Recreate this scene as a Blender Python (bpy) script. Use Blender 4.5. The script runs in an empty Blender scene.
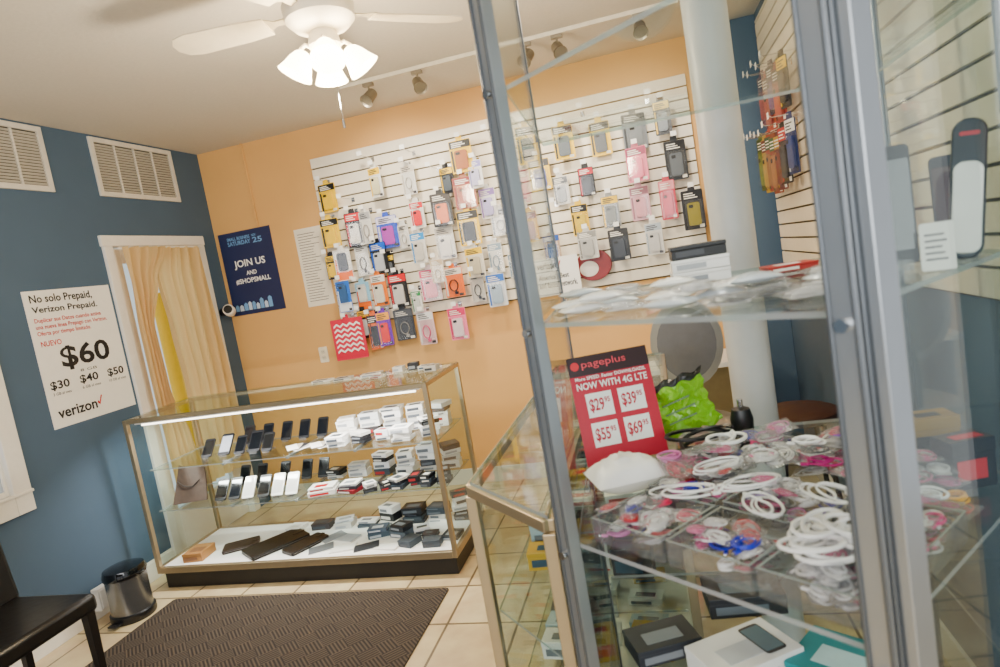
import bpy,bmesh,math,random
from mathutils import Vector,Matrix
random.seed(7)
SC=bpy.context.scene; COL=SC.collection
rad=math.radians
# ------------------------------------------------------------ materials
def lin(h):
    h=h.lstrip('#');o=[]
    for i in (0,2,4):
        c=int(h[i:i+2],16)/255
        o.append(c/12.92 if c<=.04045 else ((c+.055)/1.055)**2.4)
    return (*o,1)
MC={}
def mat(col,rough=.5,metal=0,emit=0,noise=.06,ns=25,bump=0,coat=0,name=None,sub=0):
    key=(col,rough,metal,emit,noise,ns,bump,coat)
    if key in MC:return MC[key]
    m=bpy.data.materials.new(name or 'surface_'+col.strip('#'));m.use_nodes=True
    nt=m.node_tree;b=nt.nodes['Principled BSDF']
    b.inputs['Roughness'].default_value=rough;b.inputs['Metallic'].default_value=metal
    b.inputs['Coat Weight'].default_value=coat
    c=lin(col)
    tc=nt.nodes.new('ShaderNodeTexCoord')
    n=nt.nodes.new('ShaderNodeTexNoise');n.inputs['Scale'].default_value=ns;n.inputs['Detail'].default_value=3
    nt.links.new(tc.outputs['Object'],n.inputs['Vector'])
    mr=nt.nodes.new('ShaderNodeMapRange');mr.inputs[1].default_value=.25;mr.inputs[2].default_value=.75
    mr.inputs[3].default_value=1-noise;mr.inputs[4].default_value=1+noise
    nt.links.new(n.outputs['Fac'],mr.inputs[0])
    mx=nt.nodes.new('ShaderNodeVectorMath');mx.operation='SCALE';mx.inputs[0].default_value=c[:3]
    nt.links.new(mr.outputs[0],mx.inputs['Scale']);nt.links.new(mx.outputs[0],b.inputs['Base Color'])
    if emit:
        b.inputs['Emission Color'].default_value=c;b.inputs['Emission Strength'].default_value=emit
    if bump:
        bp=nt.nodes.new('ShaderNodeBump');bp.inputs['Strength'].default_value=bump;bp.inputs['Distance'].default_value=.01
        nt.links.new(n.outputs['Fac'],bp.inputs['Height']);nt.links.new(bp.outputs[0],b.inputs['Normal'])
    MC[key]=m;return m
def glassmat(name,tint='#f4faf7',refl=.035,haze=0,rough=0.02,bump=0):
    m=bpy.data.materials.new(name);m.use_nodes=True;nt=m.node_tree;nt.nodes.clear()
    o=nt.nodes.new('ShaderNodeOutputMaterial');t=nt.nodes.new('ShaderNodeBsdfTransparent');t.inputs[0].default_value=lin(tint)
    g=nt.nodes.new('ShaderNodeBsdfGlossy');g.inputs['Roughness'].default_value=rough
    f=nt.nodes.new('ShaderNodeLayerWeight');f.inputs[0].default_value=.5
    p=nt.nodes.new('ShaderNodeMath');p.operation='POWER';p.inputs[1].default_value=5;nt.links.new(f.outputs['Facing'],p.inputs[0])
    q=nt.nodes.new('ShaderNodeMath');q.operation='MULTIPLY_ADD';q.inputs[1].default_value=.6;q.inputs[2].default_value=refl;nt.links.new(p.outputs[0],q.inputs[0])
    x=nt.nodes.new('ShaderNodeMixShader');nt.links.new(q.outputs[0],x.inputs[0]);nt.links.new(t.outputs[0],x.inputs[1]);nt.links.new(g.outputs[0],x.inputs[2])
    last=x
    if haze:
        d=nt.nodes.new('ShaderNodeBsdfDiffuse');d.inputs[0].default_value=(.9,.9,.9,1)
        y=nt.nodes.new('ShaderNodeMixShader');y.inputs[0].default_value=haze
        nt.links.new(x.outputs[0],y.inputs[1]);nt.links.new(d.outputs[0],y.inputs[2]);last=y
    if bump:
        n=nt.nodes.new('ShaderNodeTexNoise');n.inputs['Scale'].default_value=45
        bp=nt.nodes.new('ShaderNodeBump');bp.inputs['Strength'].default_value=bump;bp.inputs['Distance'].default_value=.01
        nt.links.new(n.outputs['Fac'],bp.inputs['Height']);nt.links.new(bp.outputs[0],g.inputs['Normal']);nt.links.new(bp.outputs[0],f.inputs['Normal'])
    nt.links.new(last.outputs[0],o.inputs[0]);return m
GLASS=glassmat('clear_glass','#f6fbf9',.02)
GEDGE=glassmat('glass_edge','#8fbcaa',.06,.25)
ACRY=glassmat('clear_acrylic','#fafbfc',.06,.03)
BLIS=glassmat('clear_blister','#fdfdfd',.03,0,.08)
BAG=glassmat('clear_plastic_bag','#fafafb',.14,.06,.15,.9)
ALU=mat('#a6abaf',.32,.8,noise=.03,name='brushed_aluminium')
ALUD=mat('#6a6f74',.4,.8,noise=.03)
CHAMP=mat('#b09f80',.35,.8,noise=.03,name='champagne_aluminium')
CHROME=mat('#d8d8d8',.18,1,noise=.02)
WHITE=mat('#eeeae2',.5,noise=.03);PAPER=mat('#f3f1ec',.7,noise=.02)
BLACK=mat('#101012',.4,noise=.1);BLKG=mat('#08090b',.1,noise=.05,coat=.5)
DARK=mat('#2b2b2e',.5)
def tilemat():
    m=bpy.data.materials.new('beige_floor_tile');m.use_nodes=True;nt=m.node_tree;b=nt.nodes['Principled BSDF']
    g=nt.nodes.new('ShaderNodeNewGeometry');mp=nt.nodes.new('ShaderNodeMapping');mp.inputs['Location'].default_value=(.12,.1,0)
    nt.links.new(g.outputs['Position'],mp.inputs[0])
    br=nt.nodes.new('ShaderNodeTexBrick');br.offset=0;br.inputs['Scale'].default_value=1;br.inputs['Brick Width'].default_value=.32;br.inputs['Row Height'].default_value=.32
    br.inputs['Mortar Size'].default_value=.006;br.inputs['Color1'].default_value=lin('#d6c29b');br.inputs['Color2'].default_value=lin('#c9b287');br.inputs['Mortar'].default_value=lin('#6f5c40')
    nt.links.new(mp.outputs[0],br.inputs[0])
    n=nt.nodes.new('ShaderNodeTexNoise');n.inputs['Scale'].default_value=7;n.inputs['Detail'].default_value=5;nt.links.new(g.outputs['Position'],n.inputs[0])
    mx=nt.nodes.new('ShaderNodeMix');mx.data_type='RGBA';mx.blend_type='OVERLAY';mx.inputs[0].default_value=.45
    nt.links.new(br.outputs[0],mx.inputs[6]);nt.links.new(n.outputs['Fac'],mx.inputs[7]);nt.links.new(mx.outputs[2],b.inputs['Base Color'])
    b.inputs['Roughness'].default_value=.33;return m
def ruggmat():
    m=bpy.data.materials.new('ribbed_brown_mat');m.use_nodes=True;nt=m.node_tree;b=nt.nodes['Principled BSDF']
    g=nt.nodes.new('ShaderNodeNewGeometry')
    def br(rot):
        mp=nt.nodes.new('ShaderNodeMapping');mp.inputs['Rotation'].default_value=(0,0,rad(rot));nt.links.new(g.outputs['Position'],mp.inputs[0])
        w=nt.nodes.new('ShaderNodeTexWave');w.inputs['Scale'].default_value=20;w.inputs['Distortion'].default_value=0;nt.links.new(mp.outputs[0],w.inputs[0]);return w
    a=br(45);c=br(-45)
    ch=nt.nodes.new('ShaderNodeTexChecker');ch.inputs['Scale'].default_value=12;mp=nt.nodes.new('ShaderNodeMapping');mp.inputs['Rotation'].default_value=(0,0,rad(45));nt.links.new(g.outputs['Position'],mp.inputs[0]);nt.links.new(mp.outputs[0],ch.inputs[0])
    mx=nt.nodes.new('ShaderNodeMix');mx.data_type='FLOAT';nt.links.new(ch.outputs['Fac'],mx.inputs[0]);nt.links.new(a.outputs['Fac'],mx.inputs[2]);nt.links.new(c.outputs['Fac'],mx.inputs[3])
    r=nt.nodes.new('ShaderNodeValToRGB');r.color_ramp.elements[0].color=lin('#1e1711');r.color_ramp.elements[1].color=lin('#54473a')
    nt.links.new(mx.outputs[0],r.inputs[0]);nt.links.new(r.outputs[0],b.inputs['Base Color']);b.inputs['Roughness'].default_value=.95
    bp=nt.nodes.new('ShaderNodeBump');bp.inputs['Distance'].default_value=.004;bp.inputs['Strength'].default_value=.6;nt.links.new(mx.outputs[0],bp.inputs['Height']);nt.links.new(bp.outputs[0],b.inputs['Normal']);return m
def curtainmat():
    m=bpy.data.materials.new('cream_curtain_cloth');m.use_nodes=True;nt=m.node_tree;nt.nodes.clear()
    o=nt.nodes.new('ShaderNodeOutputMaterial');d=nt.nodes.new('ShaderNodeBsdfDiffuse');d.inputs[0].default_value=lin('#e8cf9a')
    t=nt.nodes.new('ShaderNodeBsdfTranslucent');t.inputs[0].default_value=lin('#f2d290');x=nt.nodes.new('ShaderNodeMixShader');x.inputs[0].default_value=.5
    n=nt.nodes.new('ShaderNodeTexNoise');n.inputs['Scale'].default_value=300;bp=nt.nodes.new('ShaderNodeBump');bp.inputs['Distance'].default_value=.001;nt.links.new(n.outputs['Fac'],bp.inputs['Height']);nt.links.new(bp.outputs[0],d.inputs['Normal'])
    nt.links.new(d.outputs[0],x.inputs[1]);nt.links.new(t.outputs[0],x.inputs[2]);nt.links.new(x.outputs[0],o.inputs[0]);return m
# ------------------------------------------------------------ mesh tools
def V(bm,co,M):
    co=Vector(co);return bm.verts.new(M@co if M else co)
def F(bm,vs,mi=0):
    try:f=bm.faces.new(vs);f.material_index=mi;return f
    except ValueError:return None
def B(bm,x0,x1,y0,y1,z0,z1,mi=0,M=None):
    v=[V(bm,c,M) for c in ((x0,y0,z0),(x1,y0,z0),(x1,y1,z0),(x0,y1,z0),(x0,y0,z1),(x1,y0,z1),(x1,y1,z1),(x0,y1,z1))]
    for q in ((3,2,1,0),(4,5,6,7),(0,1,5,4),(1,2,6,5),(2,3,7,6),(3,0,4,7)):F(bm,[v[i] for i in q],mi)
def PRISM(bm,poly,z0,z1,ms=0,mc=0,M=None):
    a=[V(bm,(p[0],p[1],z0),M) for p in poly];b=[V(bm,(p[0],p[1],z1),M) for p in poly];n=len(poly)
    F(bm,a[::-1],mc);F(bm,b,mc)
    for i in range(n):F(bm,[a[i],a[(i+1)%n],b[(i+1)%n],b[i]],ms)
def PLATE(bm,poly,y0,y1,mi=0,M=None):
    a=[V(bm,(p[0],y0,p[1]),M) for p in poly];b=[V(bm,(p[0],y1,p[1]),M) for p in poly];n=len(poly)
    F(bm,a,mi);F(bm,b[::-1],mi)
    for i in range(n):F(bm,[a[(i+1)%n],a[i],b[i],b[(i+1)%n]],mi)
def RR(w,h,r,n=4,cx=0,cy=0):
    p=[]
    for sx,sy,a0 in ((1,1,0),(-1,1,90),(-1,-1,180),(1,-1,270)):
        for i in range(n+1):
            a=rad(a0+90*i/n);p.append((cx+sx*(w/2-r)+r*math.cos(a),cy+sy*(h/2-r)+r*math.sin(a)))
    return p
def ring(bm,c,ax,r,seg):
    ax=Vector(ax).normalized();u=ax.orthogonal().normalized();w=ax.cross(u)
    return [bm.verts.new(Vector(c)+u*r*math.cos(2*math.pi*i/seg)+w*r*math.sin(2*math.pi*i/seg)) for i in range(seg)]
def CYL(bm,p0,p1,r0,r1=None,seg=16,mi=0):
    r1=r0 if r1 is None else r1;d=Vector(p1)-Vector(p0)
    a=ring(bm,p0,d,r0,seg);b=ring(bm,p1,d,r1,seg)
    for i in range(seg):F(bm,[a[i],a[(i+1)%seg],b[(i+1)%seg],b[i]],mi)
    F(bm,a[::-1],mi);F(bm,b,mi)
def TUBE(bm,pts,r,seg=6,mi=0,closed=False):
    pts=[Vector(p) for p in pts];n=len(pts);rs=[];u=None
    for i,p in enumerate(pts):
        if closed:t=pts[(i+1)%n]-pts[i-1]
        else:t=pts[min(i+1,n-1)]-pts[max(i-1,0)]
        t.normalize()
        if u is None:u=t.orthogonal().normalized()
        else:
            u=u-t*u.dot(t)
            u=u.normalized() if u.length>1e-6 else t.orthogonal().normalized()
        w=t.cross(u);rs.append([bm.verts.new(p+u*r*math.cos(2*math.pi*k/seg)+w*r*math.sin(2*math.pi*k/seg)) for k in range(seg)])
    for i in range(n if closed else n-1):
        a=rs[i];b=rs[(i+1)%n]
        for k in range(seg):F(bm,[a[k],a[(k+1)%seg],b[(k+1)%seg],b[k]],mi)
    if not closed:F(bm,rs[0][::-1],mi);F(bm,rs[-1],mi)
def LATHE(bm,prof,seg=24,mi=0,M=None,sx=1,sy=1):
    rs=[[V(bm,(r*math.cos(2*math.pi*k/seg)*sx,r*math.sin(2*math.pi*k/seg)*sy,z),M) for k in range(seg)] for r,z in prof]
    for a,b in zip(rs,rs[1:]):
        for k in range(seg):F(bm,[a[k],a[(k+1)%seg],b[(k+1)%seg],b[k]],mi)
    F(bm,rs[0][::-1],mi);F(bm,rs[-1],mi)
def fin(name,bm,mats,parent=None,smooth=False,bev=0,loc=None,rot=None,world=False,label=None,sub=0):
    me=bpy.data.meshes.new(name)
    if world and parent:bmesh.ops.translate(bm,verts=bm.verts,vec=-Vector(parent.location))
    bmesh.ops.recalc_face_normals(bm,faces=bm.faces)
    bm.to_mesh(me);bm.free()
    for m in (mats if isinstance(mats,(list,tuple)) else [mats]):me.materials.append(m)
    if smooth:
        for p in me.polygons:p.use_smooth=True
        me.set_sharp_from_angle(angle=rad(38))
    o=bpy.data.objects.new(name,me);COL.objects.link(o)
    if parent:o.parent=parent
    if loc:o.location=loc
    if rot:o.rotation_euler=rot
    if bev:
        b=o.modifiers.new('bevel','BEVEL');b.width=bev;b.segments=2;b.limit_method='ANGLE';b.angle_limit=rad(40)
    if label:o['label']=label
    return o
def nb():return bmesh.new()
def tag(o,label,cat,group=None,kind=None):
    o['label']=label;o['category']=cat
    if group:o['group']=group
    if kind:o['kind']=kind
    return o
def root(name,loc,label,cat,group=None,rot=None):
    o=bpy.data.objects.new(name,None);o.empty_display_size=.05;o.location=loc
    if rot:o.rotation_euler=rot
    COL.objects.link(o);return tag(o,label,cat,group)
def struct(o):o['kind']='structure';return o
def text(items,parent,m,y=-.002,bold=.012,name='lettering'):
    for s,x0,x1,z0,z1 in items:
        cu=bpy.data.curves.new('t','FONT');cu.body=s;cu.offset=bold;cu.resolution_u=3
        ob=bpy.data.objects.new('t',cu);COL.objects.link(ob);dg=bpy.context.evaluated_depsgraph_get()
        me=bpy.data.meshes.new_from_object(ob.evaluated_get(dg))
        xs=[v.co.x for v in me.vertices];ys=[v.co.y for v in me.vertices]
        ax,bx,ay,by=min(xs),max(xs),min(ys),max(ys)
        for v in me.vertices:
            v.co=Vector((x0+(v.co.x-ax)/(bx-ax)*(x1-x0),y,z0+(v.co.y-ay)/(by-ay)*(z1-z0)))
        bpy.data.objects.remove(ob);bpy.data.curves.remove(cu)
        me.materials.clear();me.materials.append(m)
        o=bpy.data.objects.new(name,me);COL.objects.link(o);o.parent=parent
# ------------------------------------------------------------ room
XL=-3.12;YW=4.22;H=2.67;XR=.75
BLUE=mat('#445a70',.75,noise=.04,ns=4,name='blue_wall_paint');TAN=mat('#d7a45f',.7,noise=.04,ns=3,name='tan_wall_paint')
CEIL=mat('#d8d0c1',.9,noise=.03,ns=60,bump=.1,name='ceiling_plaster');TRIM=mat('#e9e4d9',.5,noise=.03)
bm=nb();B(bm,XL-.1,2.6,-2.6,YW+.1,-.08,0);struct(fin('floor',bm,tilemat()))
bm=nb();B(bm,XL-.1,2.6,-2.6,YW+.1,H,H+.08);struct(fin('ceiling',bm,CEIL))
bm=nb();B(bm,XL,XR+.1,YW,YW+.1,0,H);struct(fin('wall_back',bm,TAN))
bm=nb();B(bm,XR,XR+.1,1.3,YW,0,H);struct(fin('wall_right',bm,BLUE))
bm=nb()
x0,x1=XL-.1,XL
B(bm,x0,x1,-2.6,1.28,0,H);B(bm,x0,x1,1.28,2.34,0,.78);B(bm,x0,x1,1.28,2.34,2.07,H);B(bm,x0,x1,2.34,3.23,0,H)
B(bm,x0,x1,3.23,4.01,2.01,H);B(bm,x0,x1,4.01,YW+.1,0,H)
struct(fin('wall_left',bm,BLUE))
bm=nb();B(bm,XL,XL+.014,-2.6,3.18,0,.11);B(bm,XL,XL+.008,-2.6,3.18,.11,.12);struct(fin('baseboard_left',bm,TRIM,bev=.003))
bm=nb();B(bm,XL+.014,XR,YW-.014,YW,0,.11);struct(fin('baseboard_back',bm,TRIM,bev=.003))
bm=nb();B(bm,XR-.014,XR,1.3,YW-.014,0,.11);struct(fin('baseboard_right',bm,TRIM,bev=.003))
bm=nb();B(bm,.58,XR,YW-.1,YW,0,H);struct(fin('trim_1',bm,BLUE,bev=.004))
bm=nb();CYL(bm,(-2.74,YW-.008,2.075),(-2.74,YW-.008,H),.008,seg=10);struct(fin('trim_2',bm,TAN,smooth=True))
# door
dr=bpy.data.objects.new('door_1',None);dr.location=(XL,3.62,0);COL.objects.link(dr);struct(dr)
bm=nb()
for a,b,c,d in ((3.18,3.245,0,2.0),(3.995,4.06,0,2.0),(3.17,4.07,2.0,2.065)):B(bm,XL-.1,XL+.02,a,b,c,d)
fin('door_casing',bm,TRIM,dr,bev=.004,world=True)
bm=nb()
for a,b,c,d in ((3.25,3.34,.01,1.99),(3.9,3.99,.01,1.99),(3.34,3.9,.01,.3),(3.34,3.9,1.9,1.99)):B(bm,XL-.07,XL-.03,a,b,c,d)
fin('door_leaf',bm,TRIM,dr,bev=.003,world=True)
bm=nb();B(bm,XL-.052,XL-.048,3.34,3.9,.3,1.9);fin('glass_pane',bm,GLASS,dr,world=True)
CUR=curtainmat()
rc=root('curtain_set',(XL+.022,3.62,0),'pair of cream curtains gathered on the door glass','curtain')
def curt(f0,f1,ph,off=0):
    bm=nb();NU,NV=80,40;g=[]
    for j in range(NV+1):
        v=j/NV;row=[];a=f0(v);b=f1(v)
        for i in range(NU+1):
            u=i/NU;x=.024*math.sin(u*30+v*1.8+ph)+.012*math.sin(u*55+v*4)+off
            row.append(bm.verts.new((XL+.042+x,a+(b-a)*u,1.985-v*1.6)))
        g.append(row)
    for j in range(NV):
        for i in range(NU):F(bm,[g[j][i],g[j][i+1],g[j+1][i+1],g[j+1][i]])
    return fin('curtain_panel',bm,CUR,rc,smooth=True,world=True)
def ip(v,pts):
    for (a,b),(c,d) in zip(pts,pts[1:]):
        if v<=c:
            t=(v-a)/(c-a);t=t*t*(3-2*t);return b+(d-b)*t
    return pts[-1][1]
curt(lambda v:3.255,lambda v:ip(v,((0,3.62),(.13,3.48),(.32,3.36),(.55,3.37),(.78,3.46),(1,3.54))),0,.03)
curt(lambda v:ip(v,((0,3.56),(.12,3.50),(.34,3.53),(.58,3.56),(.78,3.54),(1,3.52))),lambda v:3.985,1.3)
bm=nb();TUBE(bm,[(XL+.05,3.252,1.985),(XL+.05,3.988,1.985)],.006,8);fin('curtain_rod',bm,WHITE,rc,smooth=True,world=True)
bm=nb();CYL(bm,(-3.55,4.02,0),(-3.55,4.02,1.72),.05,seg=20);B(bm,-3.63,-3.47,3.94,4.1,0,.02)
tag(fin('safety_post',bm,mat('#f2b800',.5,emit=.3),smooth=True),'yellow painted steel post with added glow outside the curtained door','post')  # slight emission makes the post look brightly lit; it is no lamp
# window
wr=bpy.data.objects.new('window_1',None);wr.location=(XL,1.8,.7);COL.objects.link(wr);struct(wr)
bm=nb()
for a,b,c,d in ((1.21,1.3,.7,2.15),(2.32,2.41,.7,2.15),(1.3,2.32,2.05,2.15),(1.3,2.32,.7,.8)):B(bm,XL-.1,XL+.022,a,b,c,d)
B(bm,XL,XL+.03,1.19,2.415,.79,.805)
fin('window_casing',bm,TRIM,wr,bev=.004,world=True)
bm=nb()
for a,b,c,d in ((1.3,1.32,.805,2.05),(2.305,2.32,.805,2.05),(1.32,2.305,.805,.83),(1.32,2.305,2.03,2.05),(1.32,2.305,1.4,1.43)):B(bm,XL-.03,XL-.008,a,b,c,d)
fin('window_sash',bm,TRIM,wr,bev=.002,world=True)
bm=nb();B(bm,XL-.022,XL-.018,1.32,2.305,.83,2.03);fin('glass_pane',bm,glassmat('pale_window_haze','#dbe8f2',.05,.35,.2),wr,world=True)  # pale daylight put into the pane as blue tint and white haze
# vents
for i,(a,b) in enumerate(((2.3,2.95),(3.255,3.93))):
    r=root('air_vent_grille',(XL,(a+b)/2,2.3),'white louvred return air grille on blue wall','vent','wall air grilles')
    bm=nb();z0,z1=2.303,2.656
    for q in ((a,a+.03,z0,z1),(b-.03,b,z0,z1),(a+.03,b-.03,z0,z0+.03),(a+.03,b-.03,z1-.03,z1)):B(bm,XL,XL+.014,*q)
    for k in range(1,4):
        y=a+.03+(b-a-.06)*k/4;B(bm,XL,XL+.012,y-.006,y+.006,z0+.03,z1-.03)
    fin('vent_frame',bm,mat('#d6d0c2',.5),r,bev=.002,world=True)
    bm=nb()
    for k in range(17):
        z=z0+.04+k*.0168
        M=Matrix.Translation((XL+.007,0,z))@Matrix.Rotation(rad(-40),4,'Y')
        B(bm,-.007,.007,a+.03,b-.03,-.0011,.0011,0,M)
    fin('louvers',bm,mat('#bdb7a8',.5),r,world=True)
    bm=nb();B(bm,XL+.0002,XL+.001,a+.03,b-.03,z0+.03,z1-.03);fin('duct_shade_sheet',bm,mat('#38362f',.9),r,world=True)  # dark colour stands in for the shade behind the louvers
# slat walls
SLAT=mat('#ede4d0',.45,noise=.03,name='slatwall_laminate');GRV=mat('#54492f',.8)
bm=nb();B(bm,-2.22,.34,YW-.008,YW,1.25,2.45,1)
z=1.25
while z<2.449:
    B(bm,-2.22,.34,YW-.022,YW-.008,z+.009,min(z+.075,2.45));z+=.075
tag(fin('slatwall_panel',bm,[SLAT,GRV],bev=.002),'cream grooved slatwall panel on tan wall','wall panel')
bm=nb();B(bm,XR-.008,XR,1.35,4.02,1.23,2.6,1)
z=1.23
while z<2.59:
    B(bm,XR-.022,XR-.008,1.35,4.02,z+.009,min(z+.075,2.6));z+=.075
tag(fin('slatwall_panel',bm,[SLAT,GRV],bev=.002),'cream grooved slatwall panel on blue wall','wall panel')
# column
bm=nb();LATHE(bm,[(.085,0),(.085,.02),(.065,.03),(.065,H-.03),(.085,H-.02),(.085,H)],32,0,Matrix.Translation((.25,2.12,0)))
tag(fin('support_column',bm,mat('#c4c4c2',.4,noise=.03),smooth=True),'round white painted support column from floor to ceiling','column')
bm=nb();PRISM(bm,RR(1.6,1.9,.02,3,-1.965,1.81),0.0,.008)
tag(fin('floor_mat',bm,ruggmat(),bev=.003),'dark brown ribbed floor mat on beige tiles','mat')
# ------------------------------------------------------------ ceiling fan
fx,fy=-1.04,2.25
r=root('ceiling_fan',(fx,fy,2.3),'white five-blade ceiling fan with lit glass shades','ceiling fan')
FW=mat('#e8dfcc',.4,noise=.03);T=Matrix.Translation((fx,fy,0))
bm=nb();LATHE(bm,[(.055,2.56),(.085,2.6),(.095,2.67)],28,0,T);fin('canopy',bm,FW,r,smooth=True,world=True)
bm=nb();LATHE(bm,[(.05,2.44),(.10,2.455),(.125,2.48),(.13,2.53),(.11,2.56),(.06,2.575)],32,0,T);fin('motor_housing',bm,FW,r,smooth=True,world=True)
bm=nb();LATHE(bm,[(.02,2.35),(.045,2.365),(.06,2.39),(.055,2.42),(.045,2.44)],24,0,T);fin('light_fitter',bm,FW,r,smooth=True,world=True)
for k in range(5):
    R=T@Matrix.Rotation(rad(186+72*k),4,'Z')@Matrix.Translation((0,0,2.50))@Matrix.Rotation(rad(11),4,'X')
    bm=nb();out=[(.2,-.05),(.3,-.062),(.5,-.068),(.55,-.055),(.575,-.02),(.575,.02),(.55,.055),(.5,.068),(.3,.062),(.2,.05)]
    PRISM(bm,out,-.003,.003,0,0,R);bl=fin('fan_blade',bm,mat('#ddd0b6',.4,noise=.05),r,world=True,bev=.001)
    bm=nb();PRISM(bm,[(.11,-.018),(.17,-.014),(.2,-.035),(.25,-.03),(.25,.03),(.2,.035),(.17,.014),(.11,.018)],.0032,.008,0,0,R)
    ir=fin('blade_bracket',bm,mat('#b8ad95',.4,.3),bl,bev=.001);ir.data.transform(Matrix.Translation(-Vector(r.location)))
SH=mat('#ffe6b4',.4,emit=22,noise=.02,name='lit_frosted_glass')
for k in range(4):
    R=T@Matrix.Rotation(rad(25+90*k),4,'Z')
    bm=nb();p=[R@Vector(q) for q in ((.04,0,2.385),(.07,0,2.40),(.09,0,2.385))];TUBE(bm,p,.008,8)
    fin('lamp_arm',bm,FW,r,smooth=True,world=True)
    M=R@Matrix.Translation((.078,0,2.375))@Matrix.Rotation(rad(-32),4,'Y')
    bm=nb();LATHE(bm,[(.018,.0),(.03,-.011),(.041,-.032),(.05,-.06),(.063,-.09),(.058,-.088),(.018,-.055)],24,0,M)
    fin('glass_shade',bm,SH,r,smooth=True,world=True)
bm=nb();TUBE(bm,[(fx+.02,fy-.01,2.35),(fx+.021,fy-.01,2.2),(fx+.02,fy-.01,2.12)],.0015,6);CYL(bm,(fx+.02,fy-.01,2.12),(fx+.02,fy-.01,2.09),.005,seg=10)
fin('pull_chain',bm,CHROME,r,world=True)
# track light
r=root('track_light',(-.9,3.56,H),'white ceiling track with small tilted spot heads','track light')
bm=nb();B(bm,-1.6,.3,3.54,3.58,H-.022,H);fin('track_rail',bm,mat('#d6cdb8',.5),r,bev=.002,world=True)
for hx,ya in ((-1.43,-20),(-1.13,30),(-.50,-25),(-.33,20),(.1,0)):
    bm=nb();CYL(bm,(hx,3.56,H-.022),(hx,3.56,H-.07),.006,seg=10);B(bm,hx-.03,hx+.03,3.545,3.575,H-.04,H-.022)
    M=Matrix.Translation((hx,3.56,H-.095))@Matrix.Rotation(rad(ya),4,'Z')@Matrix.Rotation(rad(-50),4,'X')
    LATHE(bm,[(.02,.045),(.03,.034),(.033,-.03),(.039,-.052),(.03,-.045)],18,0,M)
    fin('spot_head',bm,mat('#8a806c',.4,.5),r,smooth=True,world=True)
# ------------------------------------------------------------ posters
def poster(name,loc,w,h,rz,col,label,cat='poster',t=.003):
    r=root(name,loc,label,cat,rot=(0,0,rz));bm=nb();B(bm,0,w,-t,0,0,h);fin('poster_sheet',bm,mat(col,.55,noise=.02),r);return r
w,h=.545,.73
p=poster('phone_plan_poster',(XL,2.617,1.043),w,h,rad(90),'#f1eee6','white phone plan poster with black and red lettering')
INK=mat('#101012',.6);RED=mat('#c8161c',.6)
def ft(s,a,b,t,u):return (s,a*w,b*w,h*(1-u),h*(1-t))
text([ft('No solo Prepaid,',.06,.76,.03,.105),ft('Verizon Prepaid.',.06,.80,.115,.175)],p,INK,-.0045,.02)
text([ft('$60',.24,.82,.42,.605),ft('$30',.06,.27,.66,.73),ft('$40',.39,.61,.66,.73),ft('$50',.73,.94,.66,.73),ft('verizon',.07,.52,.86,.935)],p,INK,-.0045,.022)
text([ft('3 GB al mes',.07,.27,.745,.765),ft('6 GB al mes',.40,.62,.745,.765),ft('10 GB al mes',.73,.95,.745,.765),ft('8 GB',.42,.62,.615,.635)],p,INK,-.0045,.0,name='small_print')
text([ft('Duplicar sus Datos cuando activa',.06,.82,.2,.24),ft('una nueva l\u00ednea Prepago con Verizon.',.06,.88,.247,.287),ft('Oferta por tiempo limitado.',.06,.66,.294,.334),ft('NUEVO',.07,.29,.365,.405)],p,RED,-.0045,.014,name='red_lettering')
bm=nb();PLATE(bm,[(.53*w,h*.105),(.555*w,h*.085),(.60*w,h*.155),(.585*w,h*.155),(.556*w,h*.105),(.54*w,h*.12)],-.0046,-.003);fin('check_mark',bm,RED,p)
w,h=.44,.615
p=poster('shop_small_poster',(-3.09,YW-.0005,1.452),w,h,0,'#18224d','navy blue event poster with white lettering')
LB=mat('#6f9fd0',.6)
text([ft('JOIN US',.20,.80,.34,.45),ft('AND',.40,.60,.48,.53),ft('#SHOPSMALL',.17,.84,.565,.63)],p,PAPER,-.0045,.02)
text([ft('SMALL BUSINESS',.16,.60,.06,.10),ft('SATURDAY',.16,.60,.11,.16),ft('NOV',.64,.72,.06,.09),ft('25',.64,.82,.10,.165)],p,LB,-.0045,.02,name='blue_lettering')
bm=nb();x=.06
for i in range(9):
    ww=random.uniform(.06,.08);hh=random.uniform(.05,.12)
    PLATE(bm,[(x*w,.05*h),((x+ww)*w,.05*h),((x+ww)*w,(.05+hh)*h),((x+ww/2)*w,(.07+hh)*h),(x*w,(.05+hh)*h)],-.0045,-.003,i%2);x+=ww+.015
fin('shop_row_print',bm,[LB,mat('#c8d4e4',.6)],p)
def paperlines(name,loc,w,h,rz,label,n):
    p=poster(name,loc,w,h,rz,'#e6dcc8',label,'notice',.0015)
    bm=nb()
    for i in range(n):
        z=h*(.93-.86*i/(n-1));B(bm,w*.1,w*(.1+random.uniform(.45,.8)),-.0022,-.0015,z-.0022,z+.0022)
    fin('printed_lines',bm,mat('#5a544e',.7),p);return p
paperlines('paper_notice',(-2.465,YW-.0005,1.43),.215,.565,0,'long white paper notice taped on tan wall',26)
w,h=.285,.24
p=poster('network_sign',(-.74,YW-.16,1.25),w,h,0,'#f1efe9','white sign about a wireless network on slatwall')
text([ft('verizon',.07,.5,.10,.28),ft("America's Best",.07,.76,.42,.56),ft('and fastest network.',.07,.93,.62,.78)],p,INK,-.0045,.014)
bm=nb();PLATE(bm,[(.53*w,h*.78),(.56*w,h*.73),(.62*w,h*.90),(.595*w,h*.90),(.557*w,h*.78),(.54*w,h*.81)],-.0046,-.003);fin('check_mark',bm,RED,p)
bm=nb();B(bm,.13,.16,0,.138,.19,.2);fin('sign_bracket',bm,CHROME,p)
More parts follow.
